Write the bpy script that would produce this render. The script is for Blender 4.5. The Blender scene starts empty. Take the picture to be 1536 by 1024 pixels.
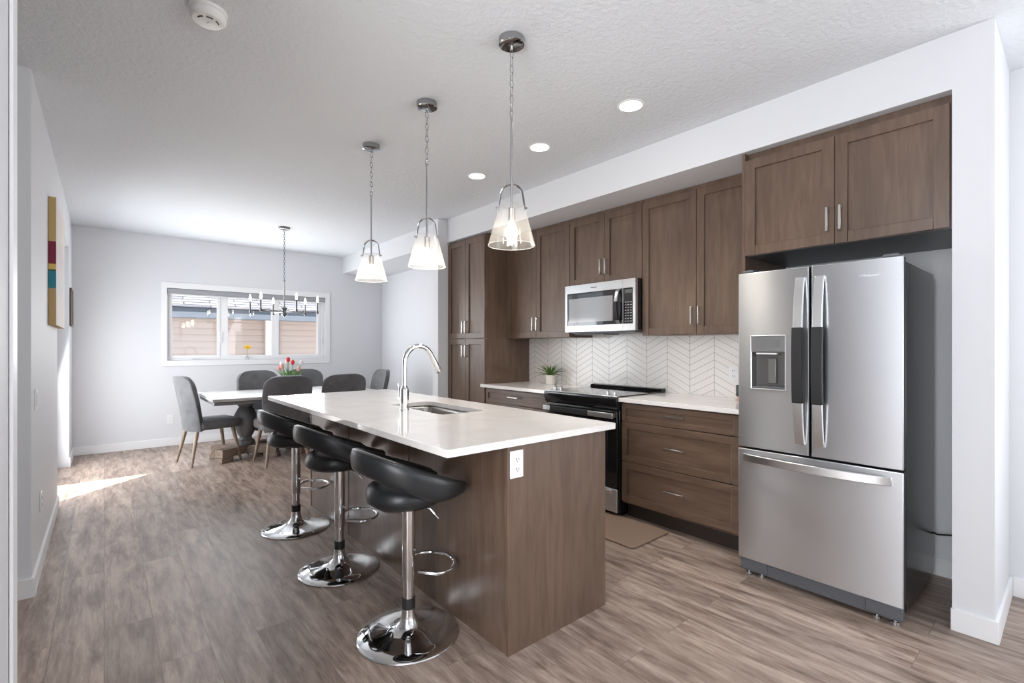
import bpy, bmesh, math, random
from math import pi, sin, cos, radians, sqrt
from mathutils import Vector, Matrix
random.seed(7)
S = bpy.context.scene
COL = S.collection

# ------------------------------------------------------------------ camera, world, sun, large lights, exposure
cam_d = bpy.data.cameras.new('camera')
cam_d.sensor_width = 36.0
cam_d.lens = 724.0 / 1536.0 * 36.0
cam_d.shift_y = 8.0 / 1536.0
cam_d.clip_start = 0.02
cam = bpy.data.objects.new('camera', cam_d)
COL.objects.link(cam)
cam.location = (0, 0, 1.30)
cam.rotation_euler = (radians(90), 0, radians(-40.2))
S.camera = cam

S.view_settings.view_transform = 'Standard'
S.view_settings.look = 'None'
S.view_settings.gamma = 1.0
S.view_settings.use_curve_mapping = False
S.view_settings.exposure = 0.52
try:
    S.cycles.use_denoising = True
    S.cycles.max_bounces = 10
    S.cycles.diffuse_bounces = 6
    S.cycles.glossy_bounces = 5
    S.cycles.transparent_max_bounces = 16
    S.cycles.sample_clamp_indirect = 6.0
    S.cycles.caustics_reflective = False
    S.cycles.caustics_refractive = False
except Exception:
    pass

world = bpy.data.worlds.new('sky')
S.world = world
world.use_nodes = True
bgn = world.node_tree.nodes['Background']
bgn.inputs['Color'].default_value = (0.80, 0.90, 1.0, 1)
bgn.inputs['Strength'].default_value = 1.3

sun_d = bpy.data.lights.new('sun', 'SUN')
sun_d.energy = 16.0
sun_d.angle = radians(0.6)
sun_d.color = (1.0, 0.95, 0.88)
sun = bpy.data.objects.new('sun', sun_d)
COL.objects.link(sun)
sun.location = (-6, -6, 12)
sun.rotation_euler = Vector((0.72 * cos(radians(59)), 0.69 * cos(radians(59)), -sin(radians(59)))).to_track_quat('-Z', 'Y').to_euler()


def area(name, loc, direction, sx, sy, power, color=(1, 1, 1)):
    d = bpy.data.lights.new(name, 'AREA')
    d.shape = 'RECTANGLE'
    d.size, d.size_y = sx, sy
    d.energy = power
    d.color = color
    o = bpy.data.objects.new(name, d)
    COL.objects.link(o)
    o.location = loc
    o.rotation_euler = Vector(direction).to_track_quat('-Z', 'Y').to_euler()
    return o


# three added fill lights at unseen windows, then daylight at the door and window
area('added_fill_rear', (1.5, -4.02, 1.45), (-0.1, 1, 0.9), 3.0, 2.0, 26, (0.94, 0.97, 1.0))
area('added_fill_side', (-1.66, 0.2, 1.45), (1, 0.8, 0.35), 1.7, 1.9, 82, (0.94, 0.97, 1.0))
area('added_fill_right', (3.60, -1.7, 1.45), (-1, 0.6, 0.6), 2.2, 1.9, 46, (0.94, 0.97, 1.0))
area('daylight_patio_door', (-0.36, 6.25, 0.95), (1, 0.05, -0.22), 1.5, 1.7, 34, (0.94, 0.97, 1.0))
area('daylight_dining_window', (1.65, 7.74, 1.6), (0, -1, 0), 2.0, 0.9, 26, (0.94, 0.97, 1.0))


# ------------------------------------------------------------------ materials
def nt(name):
    m = bpy.data.materials.new(name)
    m.use_nodes = True
    t = m.node_tree
    return m, t, t.nodes['Principled BSDF']


def lin(r, g, b):
    f = lambda c: (c / 255 / 12.92) if c / 255 <= 0.04045 else ((c / 255 + 0.055) / 1.055) ** 2.4
    return (f(r), f(g), f(b), 1)


def simple(name, col, rough=0.5, metal=0.0, **kw):
    m, t, p = nt(name)
    p.inputs['Base Color'].default_value = col
    p.inputs['Roughness'].default_value = rough
    p.inputs['Metallic'].default_value = metal
    for k, v in kw.items():
        p.inputs[k.replace('_', ' ')].default_value = v
    return m


def N(t, typ, **kw):
    n = t.nodes.new(typ)
    for k, v in kw.items():
        setattr(n, k, v)
    return n


def coords(t, scale=(1, 1, 1), rot=(0, 0, 0), kind='Object'):
    tc = N(t, 'ShaderNodeTexCoord')
    mp = N(t, 'ShaderNodeMapping')
    mp.inputs['Scale'].default_value = scale
    mp.inputs['Rotation'].default_value = rot
    t.links.new(tc.outputs[kind], mp.inputs['Vector'])
    return mp.outputs['Vector']


def noise(t, vec, scale, detail=3, rough=0.5, dist=0.0):
    n = N(t, 'ShaderNodeTexNoise')
    n.inputs['Scale'].default_value = scale
    n.inputs['Detail'].default_value = detail
    n.inputs['Roughness'].default_value = rough
    n.inputs['Distortion'].default_value = dist
    t.links.new(vec, n.inputs['Vector'])
    return n.outputs['Fac']


def ramp(t, fac, stops):
    r = N(t, 'ShaderNodeValToRGB')
    e = r.color_ramp.elements
    e[0].position, e[0].color = stops[0]
    e[1].position, e[1].color = stops[-1]
    for pos, c in stops[1:-1]:
        el = e.new(pos)
        el.color = c
    t.links.new(fac, r.inputs['Fac'])
    return r.outputs['Color']


def bump(t, p, height, strength=0.2, dist=0.01):
    b = N(t, 'ShaderNodeBump')
    b.inputs['Strength'].default_value = strength
    b.inputs['Distance'].default_value = dist
    t.links.new(height, b.inputs['Height'])
    t.links.new(b.outputs['Normal'], p.inputs['Normal'])


def mixc(t, fac, a, b, mode='MIX'):
    m = N(t, 'ShaderNodeMix', data_type='RGBA', blend_type=mode)
    for sock, v in ((m.inputs[0], fac), (m.inputs[6], a), (m.inputs[7], b)):
        if hasattr(v, 'links'):
            t.links.new(v, sock)
        else:
            sock.default_value = v
    return m.outputs[2]


def math_n(t, op, a, b=None):
    m = N(t, 'ShaderNodeMath', operation=op)
    for i, v in enumerate((a, b)):
        if v is None:
            continue
        if hasattr(v, 'links'):
            t.links.new(v, m.inputs[i])
        else:
            m.inputs[i].default_value = v
    return m.outputs[0]


def paint(name, col, rough=0.55, bs=0.06, scale=180):
    m, t, p = nt(name)
    p.inputs['Base Color'].default_value = col
    p.inputs['Roughness'].default_value = rough
    bump(t, p, noise(t, coords(t), scale, 3), bs, 0.003)
    return m


def wood(name, c_dark, c_mid, c_light, scale, rough=0.36, coat=0.15):
    m, t, p = nt(name)
    v = coords(t, scale)
    g = noise(t, v, 4.0, 6, 0.55, 0.8)
    col = ramp(t, g, [(0.28, c_dark), (0.5, c_mid), (0.75, c_light)])
    bl = noise(t, coords(t, tuple(min(s, 4) * 0.6 for s in scale)), 2.2, 4, 0.6, 0.6)
    bl_c = ramp(t, bl, [(0.3, (0.78, 0.76, 0.74, 1)), (0.7, (1.12, 1.1, 1.08, 1))])
    t.links.new(mixc(t, 1.0, col, bl_c, 'MULTIPLY'), p.inputs['Base Color'])
    p.inputs['Roughness'].default_value = rough
    p.inputs['Coat Weight'].default_value = coat
    p.inputs['Coat Roughness'].default_value = 0.3
    bump(t, p, g, 0.05, 0.002)
    return m


def brushed(name, col, rough, aniso=0.6, axis='Z'):
    m, t, p = nt(name)
    p.inputs['Base Color'].default_value = col
    p.inputs['Metallic'].default_value = 1.0
    p.inputs['Roughness'].default_value = rough
    p.inputs['Anisotropic'].default_value = aniso
    p.inputs['Anisotropic Rotation'].default_value = 0.25
    tg = N(t, 'ShaderNodeTangent', direction_type='RADIAL', axis=axis)
    t.links.new(tg.outputs[0], p.inputs['Tangent'])
    return m


def thin_glass(name, tint=(1, 1, 1, 1), refl=0.08, white=0.0):
    m, t, p = nt(name)
    t.nodes.remove(p)
    out = t.nodes['Material Output']
    tr = N(t, 'ShaderNodeBsdfTransparent')
    tr.inputs['Color'].default_value = tint
    gl = N(t, 'ShaderNodeBsdfGlossy')
    gl.inputs['Roughness'].default_value = 0.03
    lw = N(t, 'ShaderNodeLayerWeight')
    lw.inputs['Blend'].default_value = 0.5
    f = math_n(t, 'ADD', math_n(t, 'MULTIPLY', math_n(t, 'POWER', lw.outputs['Facing'], 5.0), 0.8), refl * 0.5)
    mx = N(t, 'ShaderNodeMixShader')
    t.links.new(f, mx.inputs[0])
    t.links.new(tr.outputs[0], mx.inputs[1])
    t.links.new(gl.outputs[0], mx.inputs[2])
    last = mx.outputs[0]
    if white > 0:
        tl = N(t, 'ShaderNodeBsdfTranslucent')
        tl.inputs['Color'].default_value = (0.95, 0.93, 0.9, 1)
        df = N(t, 'ShaderNodeBsdfDiffuse')
        df.inputs['Color'].default_value = (0.9, 0.9, 0.9, 1)
        m1 = N(t, 'ShaderNodeMixShader')
        m1.inputs[0].default_value = 0.5
        t.links.new(tl.outputs[0], m1.inputs[1])
        t.links.new(df.outputs[0], m1.inputs[2])
        m2 = N(t, 'ShaderNodeMixShader')
        m2.inputs[0].default_value = white
        t.links.new(last, m2.inputs[1])
        t.links.new(m1.outputs[0], m2.inputs[2])
        last = m2.outputs[0]
    t.links.new(last, out.inputs['Surface'])
    return m


def emit(name, col, strength):
    m, t, p = nt(name)
    p.inputs['Base Color'].default_value = (0.9, 0.9, 0.9, 1)
    p.inputs['Emission Color'].default_value = col
    p.inputs['Emission Strength'].default_value = strength
    return m


M = {}
M['wall'] = paint('wall_paint', (0.705, 0.712, 0.735, 1), 0.6)
M['trim'] = paint('trim_paint', (0.82, 0.82, 0.83, 1), 0.4, 0.01)
M['vinyl'] = simple('white_vinyl', (0.85, 0.85, 0.86, 1), 0.35)


def ceiling_mat():
    m, t, p = nt('ceiling_texture')
    p.inputs['Base Color'].default_value = (0.69, 0.71, 0.74, 1)
    p.inputs['Roughness'].default_value = 0.9
    v = coords(t)
    n1 = noise(t, v, 38, 4, 0.6, 0.4)
    n2 = math_n(t, 'SMOOTH_MIN', n1, 0.55)
    bump(t, p, n1, 0.55, 0.012)
    return m


M['ceiling'] = ceiling_mat()


def floor_mat():
    m, t, p = nt('vinyl_plank')
    vec = coords(t, (1, 1, 1), (0, 0, radians(90)))
    br = N(t, 'ShaderNodeTexBrick')
    br.offset = 0.37
    br.inputs['Scale'].default_value = 1.0
    br.inputs['Mortar Size'].default_value = 0.0013
    br.inputs['Mortar Smooth'].default_value = 0.3
    br.inputs['Brick Width'].default_value = 1.22
    br.inputs['Row Height'].default_value = 0.178
    br.inputs['Color1'].default_value = (0, 0, 0, 1)
    br.inputs['Color2'].default_value = (1, 1, 1, 1)
    br.inputs['Mortar'].default_value = (0.5, 0.5, 0.5, 1)
    t.links.new(vec, br.inputs['Vector'])
    sep = N(t, 'ShaderNodeSeparateColor')
    t.links.new(br.outputs['Color'], sep.inputs[0])
    rnd = sep.outputs[0]
    # shift the grain per plank
    cmb = N(t, 'ShaderNodeCombineXYZ')
    t.links.new(math_n(t, 'MULTIPLY', rnd, 37.0), cmb.inputs[0])
    t.links.new(math_n(t, 'MULTIPLY', rnd, 11.0), cmb.inputs[1])
    add = N(t, 'ShaderNodeVectorMath', operation='ADD')
    t.links.new(coords(t, (1, 1, 1)), add.inputs[0])
    t.links.new(cmb.outputs[0], add.inputs[1])
    sc = N(t, 'ShaderNodeVectorMath', operation='MULTIPLY')
    sc.inputs[1].default_value = (8.0, 1.15, 1)
    t.links.new(add.outputs[0], sc.inputs[0])
    g = noise(t, sc.outputs[0], 2.3, 8, 0.68, 0.35)
    sc2 = N(t, 'ShaderNodeVectorMath', operation='MULTIPLY')
    sc2.inputs[1].default_value = (48.0, 4.0, 1)
    t.links.new(add.outputs[0], sc2.inputs[0])
    g2 = noise(t, sc2.outputs[0], 2.0, 4, 0.6, 0.3)
    col = ramp(t, g, [(0.27, FL[0]), (0.44, FL[1]), (0.56, FL[2]), (0.74, FL[3])])
    tone = ramp(t, rnd, [(0.0, (0.80, 0.79, 0.79, 1)), (1.0, (1.12, 1.12, 1.13, 1))])
    col = mixc(t, 1.0, col, tone, 'MULTIPLY')
    fine = ramp(t, g2, [(0.3, (0.80, 0.78, 0.77, 1)), (0.65, (1.06, 1.06, 1.06, 1))])
    col = mixc(t, 1.0, col, fine, 'MULTIPLY')
    sc3 = N(t, 'ShaderNodeVectorMath', operation='MULTIPLY')
    sc3.inputs[1].default_value = (5.0, 1.6, 1)
    t.links.new(add.outputs[0], sc3.inputs[0])
    kn = noise(t, sc3.outputs[0], 1.6, 6, 0.72, 0.3)
    knots = ramp(t, kn, [(0.28, (0.62, 0.58, 0.56, 1)), (0.42, (1, 1, 1, 1)), (1.0, (1.04, 1.04, 1.04, 1))])
    col = mixc(t, 1.0, col, knots, 'MULTIPLY')
    col = mixc(t, math_n(t, 'MULTIPLY', br.outputs['Fac'], 0.6), col, (0.07, 0.05, 0.04, 1))
    t.links.new(col, p.inputs['Base Color'])
    p.inputs['Roughness'].default_value = 0.42
    h = math_n(t, 'SUBTRACT', math_n(t, 'MULTIPLY', g2, 0.5), br.outputs['Fac'])
    bump(t, p, h, 0.12, 0.003)
    return m


FL = [lin(92, 77, 68), lin(144, 126, 114), lin(171, 153, 140), lin(197, 180, 166)]
M['floor'] = floor_mat()
WD, WM, WL = lin(87, 69, 57), lin(99, 80, 67), lin(110, 91, 77)
M['wood'] = wood('stained_maple', WD, WM, WL, (7, 7, 0.8))
M['wood_h'] = wood('stained_maple_across', WD, WM, WL, (7, 0.8, 7))
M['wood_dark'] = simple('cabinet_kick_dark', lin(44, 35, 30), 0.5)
M['nickel'] = simple('brushed_nickel', (0.62, 0.60, 0.58, 1), 0.28, 1.0)
M['chrome'] = simple('chrome', (0.80, 0.81, 0.82, 1), 0.05, 1.0)
M['chrome_darker'] = simple('chrome_darker_reflection', (0.16, 0.16, 0.165, 1), 0.12, 1.0)  # chandelier chrome, base colour darkened further in place of dark reflections
M['chrome_dark'] = simple('chrome_dark_reflection', (0.42, 0.42, 0.43, 1), 0.10, 1.0)  # pendant chrome with its dark reflections put into the base colour
M['steel'] = brushed('stainless_steel', (0.66, 0.675, 0.70, 1), 0.34, 0.85)
M['steel_bright'] = simple('polished_steel', (0.66, 0.665, 0.67, 1), 0.30, 1.0)
M['steel_sink'] = simple('sink_steel', (0.50, 0.48, 0.46, 1), 0.28, 1.0)
M['graphite'] = simple('graphite_side', (0.012, 0.012, 0.013, 1), 0.2, 0.0)
M['grey_plastic'] = simple('grey_plastic', (0.10, 0.105, 0.115, 1), 0.4)
M['black'] = simple('black_enamel', (0.008, 0.008, 0.009, 1), 0.12)
M['black_matte'] = simple('black_fabric', (0.005, 0.005, 0.006, 1), 0.55)
M['dark_glass'] = simple('dark_glass', (0.012, 0.012, 0.014, 1), 0.04, 0.0, Specular_IOR_Level=0.9)
M['mw_glass'] = simple('microwave_window', (0.27, 0.27, 0.28, 1), 0.08, 0.0, Specular_IOR_Level=0.9)
M['leather'] = simple('black_leather', (0.017, 0.018, 0.020, 1), 0.36)
M['white_plastic'] = simple('white_plastic', (0.82, 0.82, 0.82, 1), 0.35)
M['slot'] = simple('slot_dark', (0.03, 0.03, 0.03, 1), 0.5)
M['glass'] = thin_glass('window_glass', refl=0.06)
M['shade_glass'] = thin_glass('shade_glass', (0.98, 0.98, 0.98, 1), 0.06, 0.09)
M['vase_glass'] = thin_glass('vase_glass', (0.95, 0.97, 0.97, 1), 0.1, 0.25)
M['bulb'] = emit('warm_bulb', (1.0, 0.86, 0.66, 1), 16)
M['candle_bulb'] = emit('candle_bulb', (1.0, 0.85, 0.65, 1), 14)
M['lens'] = emit('downlight_lens', (1.0, 0.97, 0.92, 1), 14)
M['mat'] = paint('brown_mat', lin(138, 116, 100), 0.65, 0.1, 300)
M['canister'] = simple('smoked_glass', (0.03, 0.03, 0.035, 1), 0.15)
M['copper'] = simple('rose_base', lin(196, 160, 145), 0.35, 0.3)
M['pot'] = paint('white_ceramic', lin(226, 220, 212), 0.5, 0.3, 90)
M['soil'] = simple('soil', (0.03, 0.02, 0.015, 1), 0.9)
M['light_wood'] = wood('pale_oak', lin(118, 102, 88), lin(146, 129, 113), lin(166, 149, 133), (20, 20, 2), 0.5, 0.0)
M['feet_wood'] = wood('weathered_oak', lin(108, 94, 84), lin(136, 120, 107), lin(160, 144, 130), (3, 12, 12), 0.6, 0.0)
M['grey_paint'] = paint('grey_painted_wood', lin(112, 112, 114), 0.5, 0.08, 60)
M['table_top'] = wood('whitewashed_top', lin(158, 158, 158), lin(186, 186, 186), lin(206, 206, 206), (1.2, 10, 10), 0.25, 0.2)


def velvet():
    m, t, p = nt('grey_velvet')
    n = noise(t, coords(t), 6, 4, 0.6)
    t.links.new(ramp(t, n, [(0.3, lin(84, 84, 86)), (0.7, lin(112, 112, 114))]), p.inputs['Base Color'])
    p.inputs['Roughness'].default_value = 0.85
    p.inputs['Sheen Weight'].default_value = 0.35
    p.inputs['Sheen Roughness'].default_value = 0.4
    return m


M['velvet'] = velvet()


def quartz():
    m, t, p = nt('white_quartz')
    n = noise(t, coords(t), 3.0, 6, 0.65, 1.5)
    t.links.new(ramp(t, n, [(0.35, lin(228, 223, 219)), (0.6, lin(236, 232, 229))]), p.inputs['Base Color'])
    p.inputs['Roughness'].default_value = 0.09
    return m


M['quartz'] = quartz()


def chevron():
    m, t, p = nt('chevron_tile')
    tc = N(t, 'ShaderNodeTexCoord')
    sp = N(t, 'ShaderNodeSeparateXYZ')
    t.links.new(tc.outputs['Object'], sp.inputs[0])
    W, H, SL, G = 0.205, 0.0575, 0.52, 0.0022
    u = math_n(t, 'DIVIDE', math_n(t, 'SUBTRACT', sp.outputs[1], 3.288 - 16 * W), W)
    pp = math_n(t, 'PINGPONG', u, 1.0)                        # 0 at the valleys of the V
    zz = math_n(t, 'SUBTRACT', sp.outputs[2], math_n(t, 'MULTIPLY', pp, W * SL))
    fz = math_n(t, 'FRACT', math_n(t, 'DIVIDE', zz, H))
    fu = math_n(t, 'FRACT', u)
    ez = math_n(t, 'MULTIPLY', math_n(t, 'MINIMUM', fz, math_n(t, 'SUBTRACT', 1.0, fz)), H)
    eu = math_n(t, 'MULTIPLY', math_n(t, 'MINIMUM', fu, math_n(t, 'SUBTRACT', 1.0, fu)), W)
    d = math_n(t, 'MINIMUM', ez, eu)
    mr = N(t, 'ShaderNodeMapRange')
    mr.inputs['From Min'].default_value = G * 0.45
    mr.inputs['From Max'].default_value = G * 1.1
    t.links.new(d, mr.inputs['Value'])
    col = mixc(t, mr.outputs[0], lin(178, 174, 170), lin(238, 234, 230))
    t.links.new(col, p.inputs['Base Color'])
    p.inputs['Roughness'].default_value = 0.14
    bump(t, p, mr.outputs[0], 0.6, 0.002)
    return m


M['tile'] = chevron()


def canvas_mat():
    m, t, p = nt('canvas_paint')
    tc = N(t, 'ShaderNodeTexCoord')
    sp = N(t, 'ShaderNodeSeparateXYZ')
    t.links.new(tc.outputs['Object'], sp.inputs[0])
    wob = math_n(t, 'MULTIPLY', math_n(t, 'SUBTRACT', noise(t, coords(t, (1, 4, 4)), 2.0, 4), 0.5), 0.0)
    face = math_n(t, 'MULTIPLY', math_n(t, 'GREATER_THAN', sp.outputs[0], 0.0385), 1.0)
    wob = math_n(t, 'MULTIPLY', math_n(t, 'SUBTRACT', noise(t, coords(t, (1, 4, 3)), 2.0, 4), 0.5), math_n(t, 'MULTIPLY', face, 0.6))
    z = math_n(t, 'ADD', math_n(t, 'DIVIDE', sp.outputs[2], 0.87), wob)
    r = N(t, 'ShaderNodeValToRGB')
    r.color_ramp.interpolation = 'CONSTANT'
    e = r.color_ramp.elements
    e[0].position, e[0].color = 0.0, lin(176, 150, 104)
    e[1].position, e[1].color = 0.285, lin(38, 122, 138)
    for pos, c in ((0.42, lin(70, 88, 74)), (0.432, lin(208, 178, 96)), (0.475, lin(118, 26, 52)), (0.65, lin(184, 158, 106))):
        el = e.new(pos)
        el.color = c
    t.links.new(z, r.inputs['Fac'])
    fcol = mixc(t, 0.78, r.outputs['Color'], lin(238, 233, 234))
    t.links.new(mixc(t, face, r.outputs['Color'], fcol), p.inputs['Base Color'])
    p.inputs['Roughness'].default_value = 0.7
    return m


M['canvas'] = canvas_mat()
M['siding'] = paint('beige_siding', lin(196, 180, 172), 0.7, 0.02)
M['fascia'] = simple('slate_fascia', lin(92, 100, 112), 0.5)


def shingle():
    m, t, p = nt('roof_shingle')
    br = N(t, 'ShaderNodeTexBrick')
    br.inputs['Scale'].default_value = 1.0
    br.inputs['Brick Width'].default_value = 0.9
    br.inputs['Row Height'].default_value = 0.085
    br.inputs['Mortar Size'].default_value = 0.012
    br.inputs['Color1'].default_value = lin(112, 114, 122)
    br.inputs['Color2'].default_value = lin(88, 90, 98)
    br.inputs['Mortar'].default_value = lin(44, 46, 52)
    t.links.new(coords(t), br.inputs['Vector'])
    t.links.new(br.outputs['Color'], p.inputs['Base Color'])
    p.inputs['Roughness'].default_value = 0.9
    return m


M['shingle'] = shingle()
M['grass'] = simple('concrete_walk', lin(150, 148, 146), 0.9)
M['leaf'] = simple('leaf_green', lin(84, 116, 48), 0.5)
M['leaf_tulip'] = simple('tulip_leaf', lin(92, 140, 72), 0.5)
M['red_petal'] = simple('red_petal', lin(214, 44, 52), 0.5)
M['pink_petal'] = simple('pink_petal', lin(226, 168, 160), 0.5)
M['white_petal'] = simple('white_petal', lin(234, 228, 228), 0.5)
M['yellow_petal'] = simple('yellow_petal', lin(246, 208, 30), 0.5)
M['blind'] = paint('grey_blind', lin(158, 160, 164), 0.7, 0.1, 250)
M['smoke_plastic'] = simple('detector_plastic', (0.78, 0.78, 0.76, 1), 0.4)
M['frame_dark'] = simple('bronze_frame', lin(96, 80, 66), 0.4, 0.3)
M['rubber'] = simple('rubber', (0.015, 0.015, 0.015, 1), 0.6)


# ------------------------------------------------------------------ mesh helpers
class MB:
    def __init__(s):
        s.v, s.f = [], []

    def add(s, vs, fs):
        o = len(s.v)
        s.v += [tuple(p) for p in vs]
        s.f += [tuple(i + o for i in f) for f in fs]
        return s

    def box(s, x0, x1, y0, y1, z0, z1):
        x0, x1 = min(x0, x1), max(x0, x1)
        y0, y1 = min(y0, y1), max(y0, y1)
        z0, z1 = min(z0, z1), max(z0, z1)
        return s.add([(x0, y0, z0), (x1, y0, z0), (x1, y1, z0), (x0, y1, z0), (x0, y0, z1), (x1, y0, z1), (x1, y1, z1), (x0, y1, z1)],
                     [(0, 3, 2, 1), (4, 5, 6, 7), (0, 1, 5, 4), (1, 2, 6, 5), (2, 3, 7, 6), (3, 0, 4, 7)])

    def prism(s, poly, axis, a0, a1):
        """poly in the plane perpendicular to axis: 'x' -> (y,z), 'y' -> (x,z), 'z' -> (x,y)"""
        n = len(poly)
        mk = {'x': lambda p, a: (a, p[0], p[1]), 'y': lambda p, a: (p[0], a, p[1]), 'z': lambda p, a: (p[0], p[1], a)}[axis]
        vs = [mk(p, a0) for p in poly] + [mk(p, a1) for p in poly]
        fs = [tuple(range(n - 1, -1, -1)), tuple(range(n, 2 * n))]
        fs += [(i, (i + 1) % n, n + (i + 1) % n, n + i) for i in range(n)]
        return s.add(vs, fs)

    def lathe(s, prof, c=(0, 0, 0), seg=32, mat=None):
        vs, fs = [], []
        m = len(prof)
        for k in range(seg):
            a = 2 * pi * k / seg
            for r, z in prof:
                q = Vector((r * cos(a), r * sin(a), z))
                if mat:
                    q = mat @ q
                vs.append((q[0] + c[0], q[1] + c[1], q[2] + c[2]))
        for k in range(seg):
            k2 = (k + 1) % seg
            for i in range(m - 1):
                if prof[i][0] < 1e-6:
                    fs.append((k * m + i, k2 * m + i + 1, k * m + i + 1))
                elif prof[i + 1][0] < 1e-6:
                    fs.append((k * m + i, k2 * m + i, k * m + i + 1))
                else:
                    fs.append((k * m + i, k2 * m + i, k2 * m + i + 1, k * m + i + 1))
        return s.add(vs, fs)

    def tube(s, pts, r, seg=10, closed=False, flat=None):
        pts = [Vector(p) for p in pts]
        n = len(pts)
        rs = r if isinstance(r, (list, tuple)) else [r] * n
        tang = []
        for i in range(n):
            if closed:
                d = pts[(i + 1) % n] - pts[i - 1]
            else:
                d = pts[min(i + 1, n - 1)] - pts[max(i - 1, 0)]
            tang.append(d.normalized())
        up = Vector((0, 0, 1)) if abs(tang[0].z) < 0.9 else Vector((1, 0, 0))
        u = tang[0].cross(up).normalized()
        vs, fs = [], []
        for i in range(n):
            u = (u - tang[i] * u.dot(tang[i])).normalized()
            w = tang[i].cross(u)
            for k in range(seg):
                a = 2 * pi * k / seg
                fu, fw = (1, 1) if flat is None else flat
                q = pts[i] + u * (cos(a) * rs[i] * fu) + w * (sin(a) * rs[i] * fw)
                vs.append(q)
        m = n if closed else n - 1
        for i in range(m):
            j = (i + 1) % n
            for k in range(seg):
                k2 = (k + 1) % seg
                fs.append((i * seg + k, i * seg + k2, j * seg + k2, j * seg + k))
        if not closed:
            fs.append(tuple(range(seg - 1, -1, -1)))
            fs.append(tuple((n - 1) * seg + k for k in range(seg)))
        return s.add(vs, fs)

    def cyl(s, p0, p1, r, seg=16, r2=None):
        return s.tube([p0, p1], [r, r if r2 is None else r2], seg)

    def cells(s, axis, a0, a1, us, vs_, holes):
        """slab across axis between a0 and a1, on a grid of u and v lines, with rectangular holes (u0,u1,v0,v1)"""
        us = sorted(set([round(x, 5) for x in us] + [round(h[i], 5) for h in holes for i in (0, 1)]))
        vv = sorted(set([round(x, 5) for x in vs_] + [round(h[i], 5) for h in holes for i in (2, 3)]))
        mk = {'x': lambda u, v, a: (a, u, v), 'y': lambda u, v, a: (u, a, v), 'z': lambda u, v, a: (u, v, a)}[axis]
        nu, nv = len(us) - 1, len(vv) - 1

        def solid(i, j):
            if i < 0 or j < 0 or i >= nu or j >= nv:
                return False
            cu, cv = (us[i] + us[i + 1]) / 2, (vv[j] + vv[j + 1]) / 2
            return not any(h[0] < cu < h[1] and h[2] < cv < h[3] for h in holes)
        idx = {}

        def V(i, j, k):
            key = (i, j, k)
            if key not in idx:
                idx[key] = len(s.v)
                s.v.append(mk(us[i], vv[j], a0 if k == 0 else a1))
            return idx[key]
        for i in range(nu):
            for j in range(nv):
                if not solid(i, j):
                    continue
                s.f.append((V(i, j, 0), V(i, j + 1, 0), V(i + 1, j + 1, 0), V(i + 1, j, 0)))
                s.f.append((V(i, j, 1), V(i + 1, j, 1), V(i + 1, j + 1, 1), V(i, j + 1, 1)))
                if not solid(i - 1, j):
                    s.f.append((V(i, j, 0), V(i, j, 1), V(i, j + 1, 1), V(i, j + 1, 0)))
                if not solid(i + 1, j):
                    s.f.append((V(i + 1, j, 0), V(i + 1, j + 1, 0), V(i + 1, j + 1, 1), V(i + 1, j, 1)))
                if not solid(i, j - 1):
                    s.f.append((V(i, j, 0), V(i + 1, j, 0), V(i + 1, j, 1), V(i, j, 1)))
                if not solid(i, j + 1):
                    s.f.append((V(i, j + 1, 0), V(i, j + 1, 1), V(i + 1, j + 1, 1), V(i + 1, j + 1, 0)))
        return s

    def grid(s, fn, nu, nv, closed_u=False):
        o = len(s.v)
        for i in range(nu + (0 if closed_u else 1)):
            for j in range(nv + 1):
                s.v.append(tuple(fn(i / nu, j / nv)))
        cols = nu if closed_u else nu + 1
        for i in range(nu):
            i2 = (i + 1) % cols
            for j in range(nv):
                s.f.append((o + i * (nv + 1) + j, o + i2 * (nv + 1) + j, o + i2 * (nv + 1) + j + 1, o + i * (nv + 1) + j + 1))
        return s


def root_of(o):
    while o.parent:
        o = o.parent
    return o


def build(name, mb, mat, parent=None, bevel=0.0, seg=2, ang=35, sub=0, solid=0.0, local=False):
    """link a mesh; unless local, mb is in world coordinates and is moved into the frame of its (unrotated) thing"""
    off = Vector((0, 0, 0))
    if parent is not None and not local:
        off = Vector(root_of(parent).location)
    me = bpy.data.meshes.new(name)
    me.from_pydata([tuple(Vector(p) - off) for p in mb.v], [], mb.f)
    bm = bmesh.new()
    bm.from_mesh(me)
    bmesh.ops.remove_doubles(bm, verts=bm.verts, dist=1e-6)
    bmesh.ops.recalc_face_normals(bm, faces=bm.faces)
    bm.to_mesh(me)
    bm.free()
    me.materials.append(mat)
    me.shade_smooth()
    me.set_sharp_from_angle(angle=radians(ang))
    o = bpy.data.objects.new(name, me)
    COL.objects.link(o)
    if parent is not None:
        o.parent = parent
    if solid:
        md = o.modifiers.new('thick', 'SOLIDIFY')
        md.thickness = solid
        md.offset = 0
    if bevel:
        md = o.modifiers.new('edge', 'BEVEL')
        md.width = bevel
        md.segments = seg
        md.limit_method = 'ANGLE'
        md.angle_limit = radians(40)
        md.harden_normals = False
    if sub:
        md = o.modifiers.new('round', 'SUBSURF')
        md.levels = md.render_levels = sub
    return o


def tag(o, label=None, cat=None, group=None, kind=None):
    if label:
        o['label'] = label
    if cat:
        o['category'] = cat
    if group:
        o['group'] = group
    if kind:
        o['kind'] = kind
    return o


def thing(name, label, cat, loc=(0, 0, 0), rz=0.0, group=None):
    o = bpy.data.objects.new(name, None)
    o.empty_display_size = 0.1
    COL.objects.link(o)
    o.location = loc
    o.rotation_euler = (0, 0, rz)
    return tag(o, label, cat, group)


def struct(name, mb, mat, parent=None, **kw):
    o = build(name, mb, mat, parent, **kw)
    if parent is None:
        o['kind'] = 'structure'
    return o


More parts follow.
